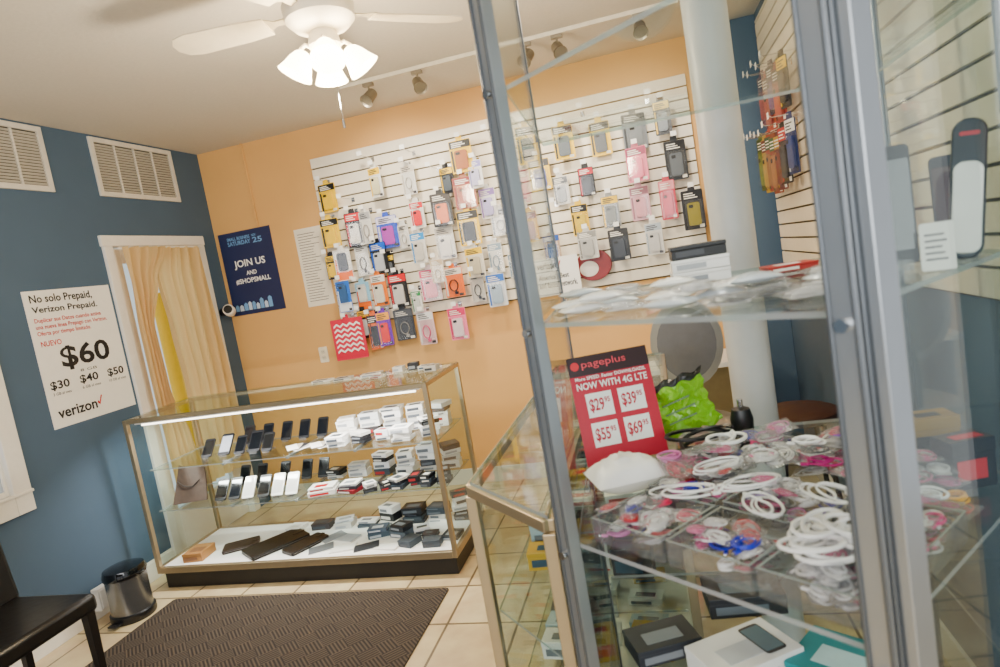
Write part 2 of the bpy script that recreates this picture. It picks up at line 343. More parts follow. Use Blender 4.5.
def outlet(loc,rz,label):
    r=root('power_outlet',loc,label,'outlet',rot=(0,0,rz));bm=nb();PLATE(bm,RR(.07,.115,.008),-.006,0);fin('face_plate',bm,mat('#e9dcc0',.4),r,bev=.001)
    for s in(-1,1):
        bm=nb();PLATE(bm,RR(.034,.03,.01,4,0,s*.022),-.008,-.006)
        for q in(-.007,.007):B(bm,q-.0012,q+.0012,-.0085,-.008,s*.022-.004,s*.022+.006,1)
        fin('socket',bm,[mat('#d9cdb2',.4),DARK],r)
outlet((-2.42,YW,1.07),0,'ivory power outlet plate on tan wall')
r=root('security_camera',(XL,4.15,1.5),'small white and black camera on blue wall','camera')
bm=nb();CYL(bm,(XL,4.12,1.5),(XL+.02,4.12,1.5),.03,seg=18);CYL(bm,(XL+.02,4.12,1.5),(XL+.07,4.1,1.5),.01,seg=12);fin('wall_mount',bm,BLACK,r,smooth=True,world=True)
CM=Matrix.Translation((XL+.1,4.08,1.5))@Matrix.Rotation(rad(75),4,'X')@Matrix.Rotation(rad(25),4,'Y')
bm=nb();LATHE(bm,[(.02,-.04),(.036,-.03),(.04,.0),(.04,.05),(.034,.06)],22,0,CM);fin('camera_body',bm,WHITE,r,smooth=True,world=True)
bm=nb();LATHE(bm,[(.03,.06),(.03,.066),(.02,.067)],22,0,CM);fin('camera_lens',bm,BLKG,r,smooth=True,world=True)
r=root('junction_box',(XL+.014,2.66,.05),'white cable junction box low on blue wall','box')
bm=nb();B(bm,XL+.014,XL+.06,2.58,2.74,.05,.17);fin('box_body',bm,WHITE,r,bev=.004,world=True)
bm=nb();B(bm,XL+.06,XL+.065,2.59,2.73,.06,.16);fin('box_cover',bm,WHITE,r,bev=.002,world=True)
# ------------------------------------------------------------ packages on slatwalls
def hooks(X,Z,L=.14):
    r=root('peg_hook',(X,YW-.022,Z),'chrome slatwall peg hook with white price tab','hook','slatwall peg hooks')
    bm=nb();B(bm,-.012,.012,-.004,0,-.018,.012);TUBE(bm,[(0,-.004,0),(0,-.03,0),(0,-L,.0),(0,-L-.012,.01)],.0022,6);fin('wire_arm',bm,CHROME,r)
    bm=nb();B(bm,-.017,.017,-L-.016,-L-.0145,-.004,.024);fin('price_tab',bm,PAPER,r)
    return r
def package(X,Z,w,h,card,head,case,style=0,face=0,dy=.06,tilt=0,label=None,group='hanging phone accessories'):
    if face==0:loc=(X,YW-.022-dy,Z);rz=tilt
    else:loc=(XR-.022-dy,X,Z);rz=-math.pi/2+tilt
    r=root('accessory_package',loc,label or 'carded phone accessory hanging from a peg hook','package',group,rot=(0,0,rz))
    top=h/2;bm=nb()
    poly=RR(w,h,.008);PLATE(bm,poly,-.002,.002,0)
    PLATE(bm,[(-.022,top-.002),(.022,top-.002),(.018,top+.028),(-.018,top+.028)],-.0015,.0015,0)
    if style!=2:B(bm,-w/2+.003,w/2-.003,-.0032,-.002,top-h*.24,top-.004,1)
    else:B(bm,-w/2+.003,w/2-.003,-.0032,-.002,-top+.004,-top+h*.3,1)
    if style!=9:
        for q in range(3):B(bm,-w*.38,w*(.05+.1*((q*7+int(w*1000))%3)),-.0037,-.0032,top-h*(.07+.055*q)-.006,top-h*(.07+.055*q),2)
        B(bm,w*.2,w*.42,-.0035,-.002,-top+h*.03,-top+h*.11,2);B(bm,-w*.45,-w*.36,-.0035,-.002,-top+h*.05,top-h*.3,1)
    fin('backing_card',bm,[mat(card,.4,noise=.03),mat(head,.4,noise=.03),mat('#e8e4da' if sum(lin(head)[:3])<1.2 else '#3a3a40',.5)],r)
    if style==9:return r
    cw,chh=w*.58,h*.58;cz=-h*.11 if style!=2 else h*.1
    if style in(0,2):
        bm=nb();PLATE(bm,RR(cw,chh,.014,4,0,cz),-.014,-.0032,0)
        PLATE(bm,RR(cw*.84,chh*.86,.010,4,0,cz),-.0155,-.014,0)
        PLATE(bm,RR(cw*.36,chh*.14,.006,3,-cw*.2,cz+chh*.34),-.0165,-.0155,1)
        fin('phone_case',bm,[mat(case,.35,noise=.08),BLACK],r,bev=.001)
    else:
        bm=nb();pts=[]
        for i in range(60):
            a=i/60*2*math.pi*4;q=1-.05*(i%15)/15
            pts.append((cw*.38*q*math.cos(a),-.008-.0035*(i//15)*.6,cz+chh*.34*q*math.sin(a)))
        pts+=[(cw*.1,-.009,cz-chh*.38),(cw*.16,-.009,cz-chh*.5)]
        TUBE(bm,pts,.0028,5,0);B(bm,cw*.02,cw*.3,-.014,-.004,cz-chh*.52,cz-chh*.36,0)
        fin('coiled_cable',bm,mat(case,.4),r,smooth=True)
    bm=nb();PLATE(bm,RR(w*.82,h*.69,.012,4,0,cz),-.02,-.0037,0);fin('blister_cover',bm,BLIS,r)
    return r
Yl='#f0c400';Bk='#101013';Wt='#e6e3dc';Gy='#707478'
PK=[(-2.11,.656,.14,.20,Yl,Bk,Yl,0),(-2.124,.415,.14,.20,Yl,Bk,Yl,0),(-1.094,.73,.15,.21,Yl,Bk,'#a8602a',0),(-.667,.719,.14,.24,Yl,Bk,'#20304a',0),(-.434,.683,.13,.21,Yl,Bk,'#60686d',0),(-.21,.667,.13,.21,Yl,Bk,'#50565c',0),(0,.66,.15,.22,'#7e8489','#3b4146','#80868a',0),
(-1.71,.681,.10,.2,Wt,Yl,'#d8d0a8',0),(-1.496,.66,.10,.2,Wt,'#d0c6b4','#c8c4bc',1),(-1.116,.50,.15,.21,'#a8603a','#8a1010','#a03a1a',0),(-.987,.411,.12,.2,Wt,'#9a7cc0','#b8aed8',0),(-.615,.519,.14,.2,Yl,Bk,'#0a48b0',0),
(-.013,.462,.13,.21,'#e06a88','#90184a','#e05a7f',0),(.218,.446,.13,.24,'#24272c',Bk,'#5a6066',0),(-1.292,.422,.14,.22,Bk,'#2a1e18','#e06a10',0),(-1.485,.424,.10,.18,Wt,'#d00a1a','#e01f25',0),
(-1.942,.404,.12,.24,Bk,'#d00a1a',Wt,0),(-1.835,.40,.09,.22,Wt,'#aaaaaa','#a09890',1),(-1.71,.35,.15,.22,'#1f48c8','#d4d0e8','#a828a8',0),(-1.129,.273,.15,.23,Yl,Bk,'#181b24',0),(-.929,.277,.12,.18,Wt,'#a9acb4','#c8c8cc',1),
(-.732,.209,.11,.2,Yl,Bk,'#8a8678',0),(-.606,.05,.11,.17,'#c0a080','#0a48a0','#1f60b0',0),(-.408,.195,.11,.2,Yl,Bk,'#d9b820',0),(-.21,.21,.11,.2,'#909290',Yl,'#707268',0),(-.027,.231,.12,.21,'#d8a8b2','#a06a78','#d898a2',0),(.14,.219,.1,.24,'#b80a30','#d88088','#d04058',0),(.276,.133,.13,.24,'#24242a','#101013','#8a7f15',0),
(-2.17,.18,.09,.17,Bk,Yl,Yl,0),(-2.066,.181,.12,.22,Wt,'#f06800','#1c1f28',2),(-1.94,.194,.10,.22,Wt,'#dcdad4','#2b2b30',1),(-1.80,.184,.13,.22,Bk,'#0058d0','#bfc3c8',0),(-1.491,.202,.11,.21,'#d9d4cc','#1a8ad0','#c8c2b8',0),(-1.318,.206,.13,.22,'#dfdcd6','#b9b2a8','#dfd9d0',0),
(-1.128,.046,.14,.2,'#d9d2c0',Yl,'#bfb498',0),(-.996,.051,.1,.2,Wt,'#8aa0af','#7f94a4',1),(-.382,.032,.13,.18,'#c4c2bc','#888680','#a9a7a2',0),(-.187,-.0,.13,.2,'#1d2128',Bk,'#353b45',0),(.028,-.0,.11,.2,'#cecbc5','#a2aeb7','#c2bfba',0),
(-2.105,-.035,.1,.22,'#0a68d0','#d8dee2','#1e4f85',2),(-1.985,-.055,.12,.2,'#90c8e4','#f06800','#d8d4cc',2),(-1.842,-.031,.12,.22,'#f07800',Wt,'#e0dac8',0),(-1.688,-.055,.14,.23,Bk,'#d00a14','#c8c2bc',0),(-1.475,-.054,.14,.22,'#d8c0c4','#d02860','#e890a0',0),(-1.296,-.061,.15,.2,'#ee6a10','#d9d1c6','#1b1c20',1),
(-1.155,-.12,.10,.2,'#ccc6bc','#b9b2a8','#2f3640',1),(-1.019,-.159,.13,.22,'#d6d9dc','#0a60c0','#9cb0c0',0),(-2.12,-.331,.24,.29,'#d00a38','#d00a38','#efe8e4',9),(-1.94,-.315,.1,.25,'#e86000',Bk,'#2f2f35',0),(-1.85,-.30,.1,.24,'#6a10b0','#f0a000','#e01a1a',0),(-1.721,-.295,.14,.22,'#16161b','#4a4c50','#98938c',1),(-1.552,-.34,.13,.23,'#dab6b8','#dfdfdf','#e05080',1),(-1.312,-.339,.13,.22,'#f07a9c','#d01858','#e0c9cd',0),
(-1.6,.30,.08,.16,Wt,'#c8c2b8','#c8c4bc',1),(-1.395,.03,.09,.16,'#dfd2c0','#b9a27f','#c9b797',1),(-.87,-.02,.1,.16,'#d4d2cd','#6f8595','#a5acb0',1),
(-.80,.42,.11,.18,Wt,'#0a80d0','#1b1c20',0),(-1.02,.60,.1,.18,'#e0ded8','#9088c8','#c0bcda',0),(-2.01,-.25,.1,.2,'#101015','#f0b400','#c0c0c0',0),(-1.22,.60,.1,.17,'#1a1a20',Yl,'#505860',0),(-.5,.40,.1,.18,'#d8d6d0','#6a6f76','#a0a4a8',0),(-.33,.42,.1,.18,Bk,'#c8102a','#40444c',0),(.17,.70,.1,.2,'#20242c',Yl,'#707880',0),
(-1.74,.12,.08,.15,Bk,Yl,'#60646a',0),(-1.58,-.15,.08,.15,Wt,'#208040','#c8ccc4',0)]
for i,(X,Z,w_,h_,c1,c2,c3,st) in enumerate(PK):
    z=Z+1.5;dy=.05+.018*((i*7)%5)
    if st==9:
        r=package(X,z,w_,h_,c1,c2,c3,9,dy=.12,tilt=.05,label='large crimson zigzag patterned accessory pack hanging low')
        bm=nb()
        for k in range(6):
            zz=.085-k*.036;pt=[(-.10+.025*j,zz+(.018 if j%2 else -.0)) for j in range(9)]
            PLATE(bm,pt+[(a,b+.014) for a,b in pt[::-1]],-.0045,-.0032)
        fin('zigzag_print',bm,PAPER,r)
        hooks(X,z+h_/2+.018)
        continue
    lab={Yl:'yellow and black carded phone case hanging on slatwall',Bk:'black carded phone case hanging on slatwall'}.get(c1)
    if not lab:
        kind='charging cable' if st==1 else 'phone case'
        R_,G_,B_,_=lin(c1);tone='pale' if R_+G_+B_>1.3 and G_>.4 else ('reddish' if R_>1.6*B_ and R_>1.3*G_ else ('bluish' if B_>R_*1.3 else 'dark grey'))
        lab='%s carded %s hanging on slatwall'%(tone,kind)
    package(X,z,w_*.97,h_*.98,c1,c2,c3,st,dy=dy,tilt=random.uniform(-.25,.25),label=lab)
    hooks(X,z+h_/2+.018)
for (X,Z) in ((-.9,.85),(-.3,.85),(-1.45,.84),(-1.75,.86),(-1.95,.62),(-.75,.4),(-.55,.33),(-1.3,.7),(.1,.84)):
    hooks(X,Z+1.5,.2)
RW=[(3.62,.60,.09,.24,'#4a1a43','#2d1f3a','#802b32'),(3.5,.56,.09,.26,'#a9402a','#4c1f2a','#903a38'),(3.38,.60,.09,.22,'#2b1d3b','#1b1b25','#5c3a75'),(3.26,.55,.09,.24,'#89302a','#2b0f13','#a94f42'),(3.14,.58,.08,.22,'#18181c',Yl,'#303038'),(3.85,.30,.09,.28,'#4d5a15','#1f3a0b','#65711a'),(3.74,.28,.08,.28,'#a98a1e','#5c1f0b','#a9882a'),(3.63,.28,.08,.28,'#8c3015','#1f4a2a','#885a1a'),(3.52,.26,.08,.28,'#803a15','#2a5a2a','#99622a'),(3.4,.26,.08,.26,'#5c1515','#a9871e','#702a1a'),(3.28,.28,.08,.26,Bk,'#b02020','#2a2a30'),(3.12,.3,.08,.24,'#1a2a5a','#d8d8d8','#2a3a70')]
for (Yy,Z,w_,h_,a,b,c) in RW:
    package(Yy,Z+1.5,w_,h_,a,b,c,0,face=1,dy=.07,tilt=.35,label='bright carded phone case hanging on side slatwall',group='side wall phone accessories')
    r=hooks(0,0);r.location=(XR-.022,Yy,Z+1.5+h_/2+.018);r.rotation_euler=(0,0,-math.pi/2)
# ------------------------------------------------------------ glass showcase
SX0,SX1,SY0,SY1=-2.95,-1.14,2.87,3.42
r=root('glass_showcase',((SX0+SX1)/2,(SY0+SY1)/2,0),'low glass showcase with champagne aluminium frame and white deck','display case')
bm=nb();B(bm,SX0+.02,SX1-.02,SY0+.03,SY1-.02,0,.1);fin('plinth',bm,mat('#120e0c',.5),r,bev=.003,world=True)
bm=nb();B(bm,SX0+.01,SX1-.01,SY0+.01,SY1-.01,.1,.13);fin('deck',bm,mat('#f8f6f2',.4,noise=.02),r,world=True)
bm=nb();t=.024
for x in(SX0,SX1-t):
    for y in(SY0,SY1-t):B(bm,x,x+t,y,y+t,.1,1.0)
for y in(SY0,SY1-t):
    B(bm,SX0+t,SX1-t,y,y+t,.978,1.0);B(bm,SX0+t,SX1-t,y-.001,y+t,.1,.135)
for x in(SX0,SX1-t):
    B(bm,x,x+t,SY0+t,SY1-t,.978,1.0);B(bm,x-.001,x+t,SY0+t,SY1-t,.1,.135)
fin('metal_frame',bm,CHAMP,r,bev=.002,world=True)
def pane(a0,a1,a,b,c,d,par,nm='glass_pane'):
    bm=nb();B(bm,a0,a1,a,b,c,d);return fin(nm,bm,GLASS,par,world=True)
pane(SX0+t,SX1-t,SY1-.013,SY1-.008,.14,.978,r)
pane(SX0+.008,SX0+.013,SY0+t,SY1-t,.14,.978,r);pane(SX1-.013,SX1-.008,SY0+t,SY1-t,.14,.978,r)
pane(SX0+.002,SX1-.002,SY0+.002,SY1-.002,1.0,1.006,r,'glass_top')
for z in(.685,.44):
    bm=nb();PRISM(bm,[(SX0+.03,SY0+.08),(SX1-.03,SY0+.08),(SX1-.03,SY1-.03),(SX0+.03,SY1-.03)],z-.006,z,1,0);fin('glass_shelf',bm,[GLASS,GEDGE],r,world=True)
    for x in (SX0+.5,(SX0+SX1)/2,SX1-.5):
        bm=nb();B(bm,x-.006,x+.006,SY0+.1,SY1-.04,z-.02,z-.006);B(bm,x-.01,x+.01,SY1-.04,SY1-.026,z-.06,z-.006);fin('shelf_bracket',bm,ALU,r,bev=.001,world=True)
bm=nb();CYL(bm,(SX0+.08,SY0+.05,.958),(SX1-.08,SY0+.05,.958),.006,seg=12);fin('light_tube',bm,mat('#fff6e4',.4,emit=6,noise=.01),r,smooth=True,world=True)
bm=nb();B(bm,SX0+.05,SX1-.05,SY0+.03,SY0+.07,.966,.978);fin('light_housing',bm,WHITE,r,world=True)
def phone(loc,rz,screen='#0a0b0e',body='#1b1c20',w=.07,h=.14,lean=28,label='black smartphone leaning on a clear stand',group='showcase phones'):
    r=root('smartphone',loc,label,'phone',group,rot=(0,0,rz))
    M=Matrix.Translation((0,0,.008))@Matrix.Rotation(rad(-lean),4,'X')@Matrix.Translation((0,0,h/2))
    bm=nb();PLATE(bm,RR(w,h,.009),-.0045,.0045,0,M);fin('phone_body',bm,mat(body,.3,.2),r,bev=.001)
    bm=nb();PLATE(bm,RR(w*.88,h*.76,.002,1),-.0052,-.0045,0,M);fin('screen',bm,mat(screen,.08,coat=.6,noise=.02),r)
    s=math.sin(rad(lean))
    bm=nb();B(bm,-w*.3,w*.3,-.012,h*s*.75+.03,0,.002);B(bm,-w*.3,w*.3,-.014,-.011,0,.016)
    B(bm,-w*.2,w*.2,.007,.009,.01,h*.6,0,Matrix.Rotation(rad(-lean),4,'X'));fin('stand',bm,ACRY,r)
    return r
def carton(loc,rz,w,d,h,col='#eceae4',lab='#c23a3a',label='small cardboard product box',group=None,rx=0):
    r=root('product_box',loc,label,'box',group,rot=(rx,0,rz))
    bm=nb();B(bm,-w/2,w/2,-d/2,d/2,0,h*.72);fin('box_base',bm,mat(col,.5,noise=.03),r,bev=.0015)
    bm=nb();B(bm,-w/2-.001,w/2+.001,-d/2-.001,d/2+.001,h*.72,h);fin('box_lid',bm,mat(col,.45,noise=.02),r,bev=.0015)
    a=.2+.16*((int(w*1000)*7+int(h*1000))%3)/2
    bm=nb();B(bm,-w*.42,w*(a-.1),-d/2-.002,-d/2-.001,h*.2,h*.6);B(bm,-w*.3,w*a,-d*.3,d*.12,h,h+.0008);fin('printed_label',bm,mat(lab,.5,noise=.05),r)
    return r
def folder(loc,rz,w,d,h,col,label):
    r=root('leather_wallet',loc,label,'wallet','leather wallets',rot=(0,0,rz))
    bm=nb();PRISM(bm,RR(w,d,.012),0,h*.42);PRISM(bm,RR(w,d,.012),h*.58,h);B(bm,-w/2-.002,-w/2+.012,-d/2+.01,d/2-.01,.001,h-.001);fin('cover',bm,mat(col,.45,noise=.12,bump=.2),r,bev=.002)
    bm=nb();PRISM(bm,RR(w*.93,d*.92,.006),h*.42,h*.58);fin('lining',bm,mat('#b9ae9e',.8),r)
    bm=nb();B(bm,w*.3,w/2+.004,-.012,.012,h,h+.003);fin('strap',bm,mat(col,.4,noise=.12),r,bev=.001)
    return r
ZU,ZL,ZD=.685,.44,.13
for i,x in enumerate((-2.64,-2.53,-2.42,-2.33,-2.24)):
    phone((x,3.08+.01*(i%2),ZU),.12,w=.062+.01*(i%2),h=.12+.02*(i%2),lean=46,screen='#0a0b0e' if i!=1 else '#8a8f98',label='dark phone on stand on the upper glass shelf')
for i,x in enumerate((-2.5,-2.37,-2.24,-2.12,-2.0)):
    phone((x,3.28,ZU),.05,w=.066,h=.12,lean=35,screen='#0c0d12',label='dark phone on stand in upper back row')
for i,x in enumerate((-2.56,-2.47,-2.38,-2.28,-2.19,-2.1)):
    phone((x,3.02,ZL),.14,w=.068,h=.135,lean=44,screen=('#0a0b0e','#15171c','#e3e1dc','#0a0b0e','#d6d4cf','#dedcd6')[i],body='#e9e7e2' if i in(2,4,5) else '#17181b',label='%s phone on stand on the lower glass shelf'%('white' if i in(2,4,5) else 'black'))
for i,x in enumerate((-2.58,-2.46,-2.3,-2.15,-2.04)):
    phone((x,3.27,ZL),.0,w=.066,h=.12,lean=30,label='dark phone standing in the back shelf row')
for i,x in enumerate((-2.05,-1.9)):
    r=root('brochure_fan',(x,3.05,ZU),'fanned spread of small printed brochures on shelf','brochure','fanned brochures')
    for k in range(5):
        bm=nb();M=Matrix.Rotation(rad(-36+18*k),4,'Z');B(bm,-.03,.03,0,.13,.0015*k,.0015*k+.001,0,M);fin('brochure',bm,mat(('#efece4','#b2aea4','#24272f','#b9af9f','#efece4')[k],.5),r)
def stack(x,y,z,rz,specs,label,group):
    for (w_,d_,h_,c,l) in specs:
        carton((x,y,z),rz,w_,d_,h_,c,l,label%('pale' if c[1] in 'cdef' else 'dark'),group);z+=h_+.001;rz+=random.uniform(-.3,.3)
def rs(n,wmin=.08,wmax=.14,hmin=.015,hmax=.045,dark=.3):
    o=[]
    for _ in range(n):
        dk=random.random()<dark
        o.append((random.uniform(wmin,wmax),random.uniform(.06,.1),random.uniform(hmin,hmax),random.choice(('#15161b','#2a2e36','#3a3436','#35404a','#0f1013')) if dk else random.choice(('#f0eeea','#ebe9e4','#c8c6c0','#f2f0ec','#d4d6d8')),random.choice(('#787c82','#5a6068','#a01a20','#3a4048','#d8d4cc','#a0a4a8'))))
    return o
for x,n in ((-1.78,2),(-1.65,3),(-1.52,2),(-1.39,3),(-1.25,4)):
    stack(x,3.08+random.uniform(-.03,.03),ZU,random.uniform(-.25,.3),rs(n,.08,.11,.012,.035,dark=.15),'%s phone accessory box on upper glass shelf','upper shelf boxes')
for x,n in ((-1.82,4),(-1.67,3),(-1.53,5),(-1.39,4),(-1.25,5)):
    stack(x,3.28,ZU,random.uniform(-.1,.1),rs(n,.09,.12,dark=.1),'%s boxed accessory in upper back row','upper shelf boxes')
stack(-1.9,3.03,ZL,.25,[(.15,.11,.026,'#efece6','#c20a15'),(.14,.1,.016,'#efece6','#a8000a')],'%s boxed phone with red print on lower shelf','lower shelf boxes')
stack(-1.73,3.03,ZL,-.3,[(.12,.11,.02,'#7c1020','#d9d4cc'),(.11,.1,.016,'#2d2a32','#b8b4ae'),(.1,.09,.012,'#f0eeea','#8a9098')],'%s flat accessory box on lower glass shelf','lower shelf boxes')
for x,n in ((-1.61,2),(-1.52,2),(-1.44,3),(-1.36,2),(-1.28,3),(-1.2,3)):
    stack(x,3.02+random.uniform(-.02,.04),ZL,random.uniform(-.6,.6),rs(n,.055,.075,.015,.032,dark=.8),'%s small accessory box on lower glass shelf','lower shelf boxes')
for x,n in ((-1.95,3),(-1.8,3),(-1.64,4),(-1.5,4),(-1.36,4),(-1.23,4)):
    stack(x,3.28,ZL,random.uniform(-.1,.1),rs(n,.09,.12,dark=.4),'%s boxed accessory in lower back row','lower shelf boxes')
carton((-2.76,3.0,ZD),.1,.12,.14,.05,'#a0703c','#7c5232','plain tan block box on white deck','deck boxes')
folder((-2.55,3.1,ZD),.5,.2,.13,.02,'#2b1a12','dark brown leather wallet case on white deck')
folder((-2.31,3.09,ZD),.95,.34,.19,.022,'#120a07','long black-brown leather folder lying on deck')
folder((-2.10,3.06,ZD),1.1,.24,.12,.02,'#1a110d','narrow dark leather wallet case on deck')
for i,(x,y,rz) in enumerate(((-1.97,3.0,.5),(-1.83,2.99,.2),(-1.87,3.12,-.3),(-1.69,2.99,.4),(-1.56,2.98,-.2),(-1.97,3.14,.9))):
    r=root('instruction_leaflet',(x,y,ZD),'folded white instruction leaflet lying on deck','leaflet','deck leaflets',rot=(0,0,rz))
    bm=nb();B(bm,-.07,.07,-.045,.045,0,.003);fin('outer_fold',bm,PAPER,r);bm=nb();B(bm,-.068,.068,-.043,.043,.0035,.006,0,Matrix.Rotation(rad(-1.5),4,'Y')@Matrix.Translation((0,0,.002)));fin('inner_fold',bm,mat(('#5f6267','#e8e6e0','#b0b4ba','#20242c','#e8e6e0','#8a8e94')[i],.6),r)
stack(-1.68,3.14,ZD,.35,[(.12,.09,.03,'#2f4454','#aab4be'),(.11,.08,.02,'#44566a','#d0d4d8')],'%s blue-grey accessory box on white deck','deck boxes')
stack(-1.53,3.12,ZD,-.3,[(.11,.09,.035,'#4f5c68','#d0d4d8'),(.1,.08,.03,'#1c2128','#8a9098')],'%s grey accessory box on white deck','deck boxes')
for (x,y) in ((-1.44,3.0),(-1.35,3.08),(-1.3,2.97),(-1.22,3.06),(-1.42,3.13)):
    stack(x,y,ZD,random.uniform(-.7,.7),rs(1,.07,.1,.02,.04,dark=.9),'%s small accessory box lying loose on white deck','deck boxes')
for x,n,dk in ((-1.22,5,.6),(-1.37,4,.5),(-1.52,4,.5),(-1.67,3,.4),(-1.82,2,.3),(-1.97,2,.3),(-2.12,1,.3),(-2.3,1,.2)):
    stack(x,3.3,ZD,random.uniform(-.1,.1),rs(n,.1,.125,dark=dk),'%s stock box in deck back row','deck boxes')
r=root('leather_sleeve',(-2.8,3.08,ZL),'grey-brown leather sleeve draped and leaning on glass shelf','sleeve',rot=(0,0,.25))
LE=mat('#4b3b31',.55,noise=.18,bump=.3)
bm=nb();g=[]
for j in range(13):
    v=j/12;row=[]
    for i in range(13):
        u=i/12;xx=-.1+.2*u*(1-.25*v)+.05*v;zz=.001+.215*v-.035*v*u;yy=-.03+.055*v+.012*math.sin(u*7+v*3)*v
        row.append((xx,yy,zz))
    g.append(row)
f_=[[bm.verts.new(q) for q in row] for row in g];b_=[[bm.verts.new((q[0],q[1]+.014,q[2])) for q in row] for row in g]
for j in range(12):
    for i in range(12):
        F(bm,[f_[j][i],f_[j][i+1],f_[j+1][i+1],f_[j+1][i]]);F(bm,[b_[j][i],b_[j+1][i],b_[j+1][i+1],b_[j][i+1]])
for k in range(12):
    F(bm,[f_[0][k],b_[0][k],b_[0][k+1],f_[0][k+1]]);F(bm,[f_[12][k],f_[12][k+1],b_[12][k+1],b_[12][k]])
    F(bm,[f_[k][0],f_[k+1][0],b_[k+1][0],b_[k][0]]);F(bm,[f_[k][12],b_[k][12],b_[k+1][12],f_[k+1][12]])
fin('sleeve_body',bm,LE,r,smooth=True)
bm=nb();TUBE(bm,[(-.06,-.006,.13),(-.02,-.02,.10),(.03,-.018,.09),(.07,-.004,.12)],.004,6);fin('sleeve_strap',bm,mat('#2a1e18',.5),r,smooth=True)
for (x,y,w_,d_,h_,c,l) in ((-1.62,3.3,.12,.07,.015,'#dcd9d2','#8a8f96'),(-1.46,3.32,.06,.05,.03,'#e6e3dc','#b0b4ba'),(-1.37,3.32,.06,.05,.04,'#1a1b20','#8a8f96'),(-1.29,3.3,.08,.06,.02,'#e6e3dc','#2a4a60'),(-1.8,3.3,.1,.07,.012,'#c8c4bc','#30343a'),(-1.95,3.33,.12,.06,.01,'#e8e4dc','#30343a'),(-1.54,3.2,.08,.05,.012,'#d8d4cc','#90343a'),(-1.22,3.2,.07,.06,.03,'#c8c4bc','#30343a')):
    carton((x,y,1.0065),random.uniform(-.3,.3),w_,d_,h_,c,l,'small product box on top of the glass showcase','showcase top boxes')
# ------------------------------------------------------------ chair, bin
r=root('dining_chair',(-2.62,1.79,0),'black leather side chair with tapered dark legs','chair')
BL=mat('#0a0909',.35,noise=.1,bump=.1,name='black_leather')
bm=nb();B(bm,-2.84,-2.4,1.56,2.02,.38,.455);fin('seat',bm,BL,r,bev=.02,world=True,smooth=True)
bm=nb();M=Matrix.Translation((-2.82,0,.44))@Matrix.Rotation(rad(-7),4,'Y');B(bm,-.035,.025,1.56,2.02,0,.52,0,M);fin('backrest',bm,BL,r,bev=.02,world=True,smooth=True)
for x,y in((-2.43,1.985),(-2.43,1.6),(-2.81,1.985),(-2.81,1.6)):
    bm=nb();CYL(bm,(x,y,0),(x,y,.39),.018,.027,seg=4);fin('leg',bm,mat('#100a08',.4),r,bev=.002,world=True)
r=root('pedal_bin',(-2.9,2.62,0),'small steel pedal bin with black lid and base','trash can')
T=Matrix.Translation((-2.9,2.62,0))
bm=nb();LATHE(bm,[(.105,0),(.11,.01),(.11,.04),(.102,.045)],32,0,T);fin('bin_base',bm,BLACK,r,smooth=True,world=True)
bm=nb();LATHE(bm,[(.1,.045),(.1,.23),(.098,.232)],32,0,T);fin('steel_body',bm,mat('#85888b',.25,.9),r,smooth=True,world=True)
bm=nb();LATHE(bm,[(.106,.232),(.107,.25),(.098,.275),(.06,.288),(.02,.29)],32,0,T);fin('bin_lid',bm,BLKG,r,smooth=True,world=True)
bm=nb();B(bm,-2.93,-2.87,2.475,2.52,.012,.022);fin('foot_pedal',bm,BLACK,r,bev=.003,world=True)
# ------------------------------------------------------------ low glass counter beside the tower
CP=[(-.49,1.395),(-.265,1.165),(-.275,1.79),(-.02,1.79),(-.02,2.85),(-.49,2.85)]
r=root('glass_counter',(-.27,2.0,0),'angled low glass counter with champagne metal frame','display case')
IN=[(-.475,1.405),(-.285,1.205),(-.295,1.81),(-.04,1.81),(-.04,2.83),(-.475,2.83)]
bm=nb();PRISM(bm,IN,0,.1);fin('plinth',bm,mat('#5a4a38',.5),r,world=True)
bm=nb();PRISM(bm,CP,.1,.13);fin('deck',bm,mat('#e0dacc',.4),r,world=True)
def bar(bm,a,b,z0,z1,t,mi=0):
    a=Vector((a[0],a[1],0));b=Vector((b[0],b[1],0));d=(b-a);L=d.length;an=math.atan2(d.y,d.x)
    B(bm,0,L,-t/2,t/2,z0,z1,mi,Matrix.Translation(a)@Matrix.Rotation(an,4,'Z'))
bm=nb()
for i in range(6):
    a,b=CP[i],CP[(i+1)%6];bar(bm,a,b,.975,1.0,.024);bar(bm,a,b,.13,.16,.022)
for i in (0,1,3,4,5):
    a=CP[i];B(bm,a[0]-.013,a[0]+.013,a[1]-.013,a[1]+.013,.13,.975)
fin('metal_frame',bm,CHAMP,r,bev=.002,world=True)
for i in range(6):
    bm=nb();bar(bm,CP[i],CP[(i+1)%6],.16,.975,.005);fin('glass_pane',bm,GLASS,r,world=True)
bm=nb();PRISM(bm,CP,1.0,1.008,1,0);fin('glass_top',bm,[GLASS,GEDGE],r,world=True)
for z in(.68,.42):
    bm=nb();PRISM(bm,IN,z-.006,z,1,0);fin('glass_shelf',bm,[GLASS,GEDGE],r,world=True)
for k in range(42):
    z=(.68,.42,.13)[k%3];y=1.62+.083*(k//3);x=-.37 if y<1.9 else (-.37,-.2)[(k//3)%2]+random.uniform(-.03,.03)
    carton((x,y,z),random.uniform(-.2,.2),.13,.07,random.choice((.03,.05,.1)),random.choice(('#efece6','#c4c2bc','#292630','#a9bcc4','#d0a020')),random.choice(('#6a7078','#c92a2a','#2a4a60')),'accessory box inside the low glass counter','counter stock boxes')
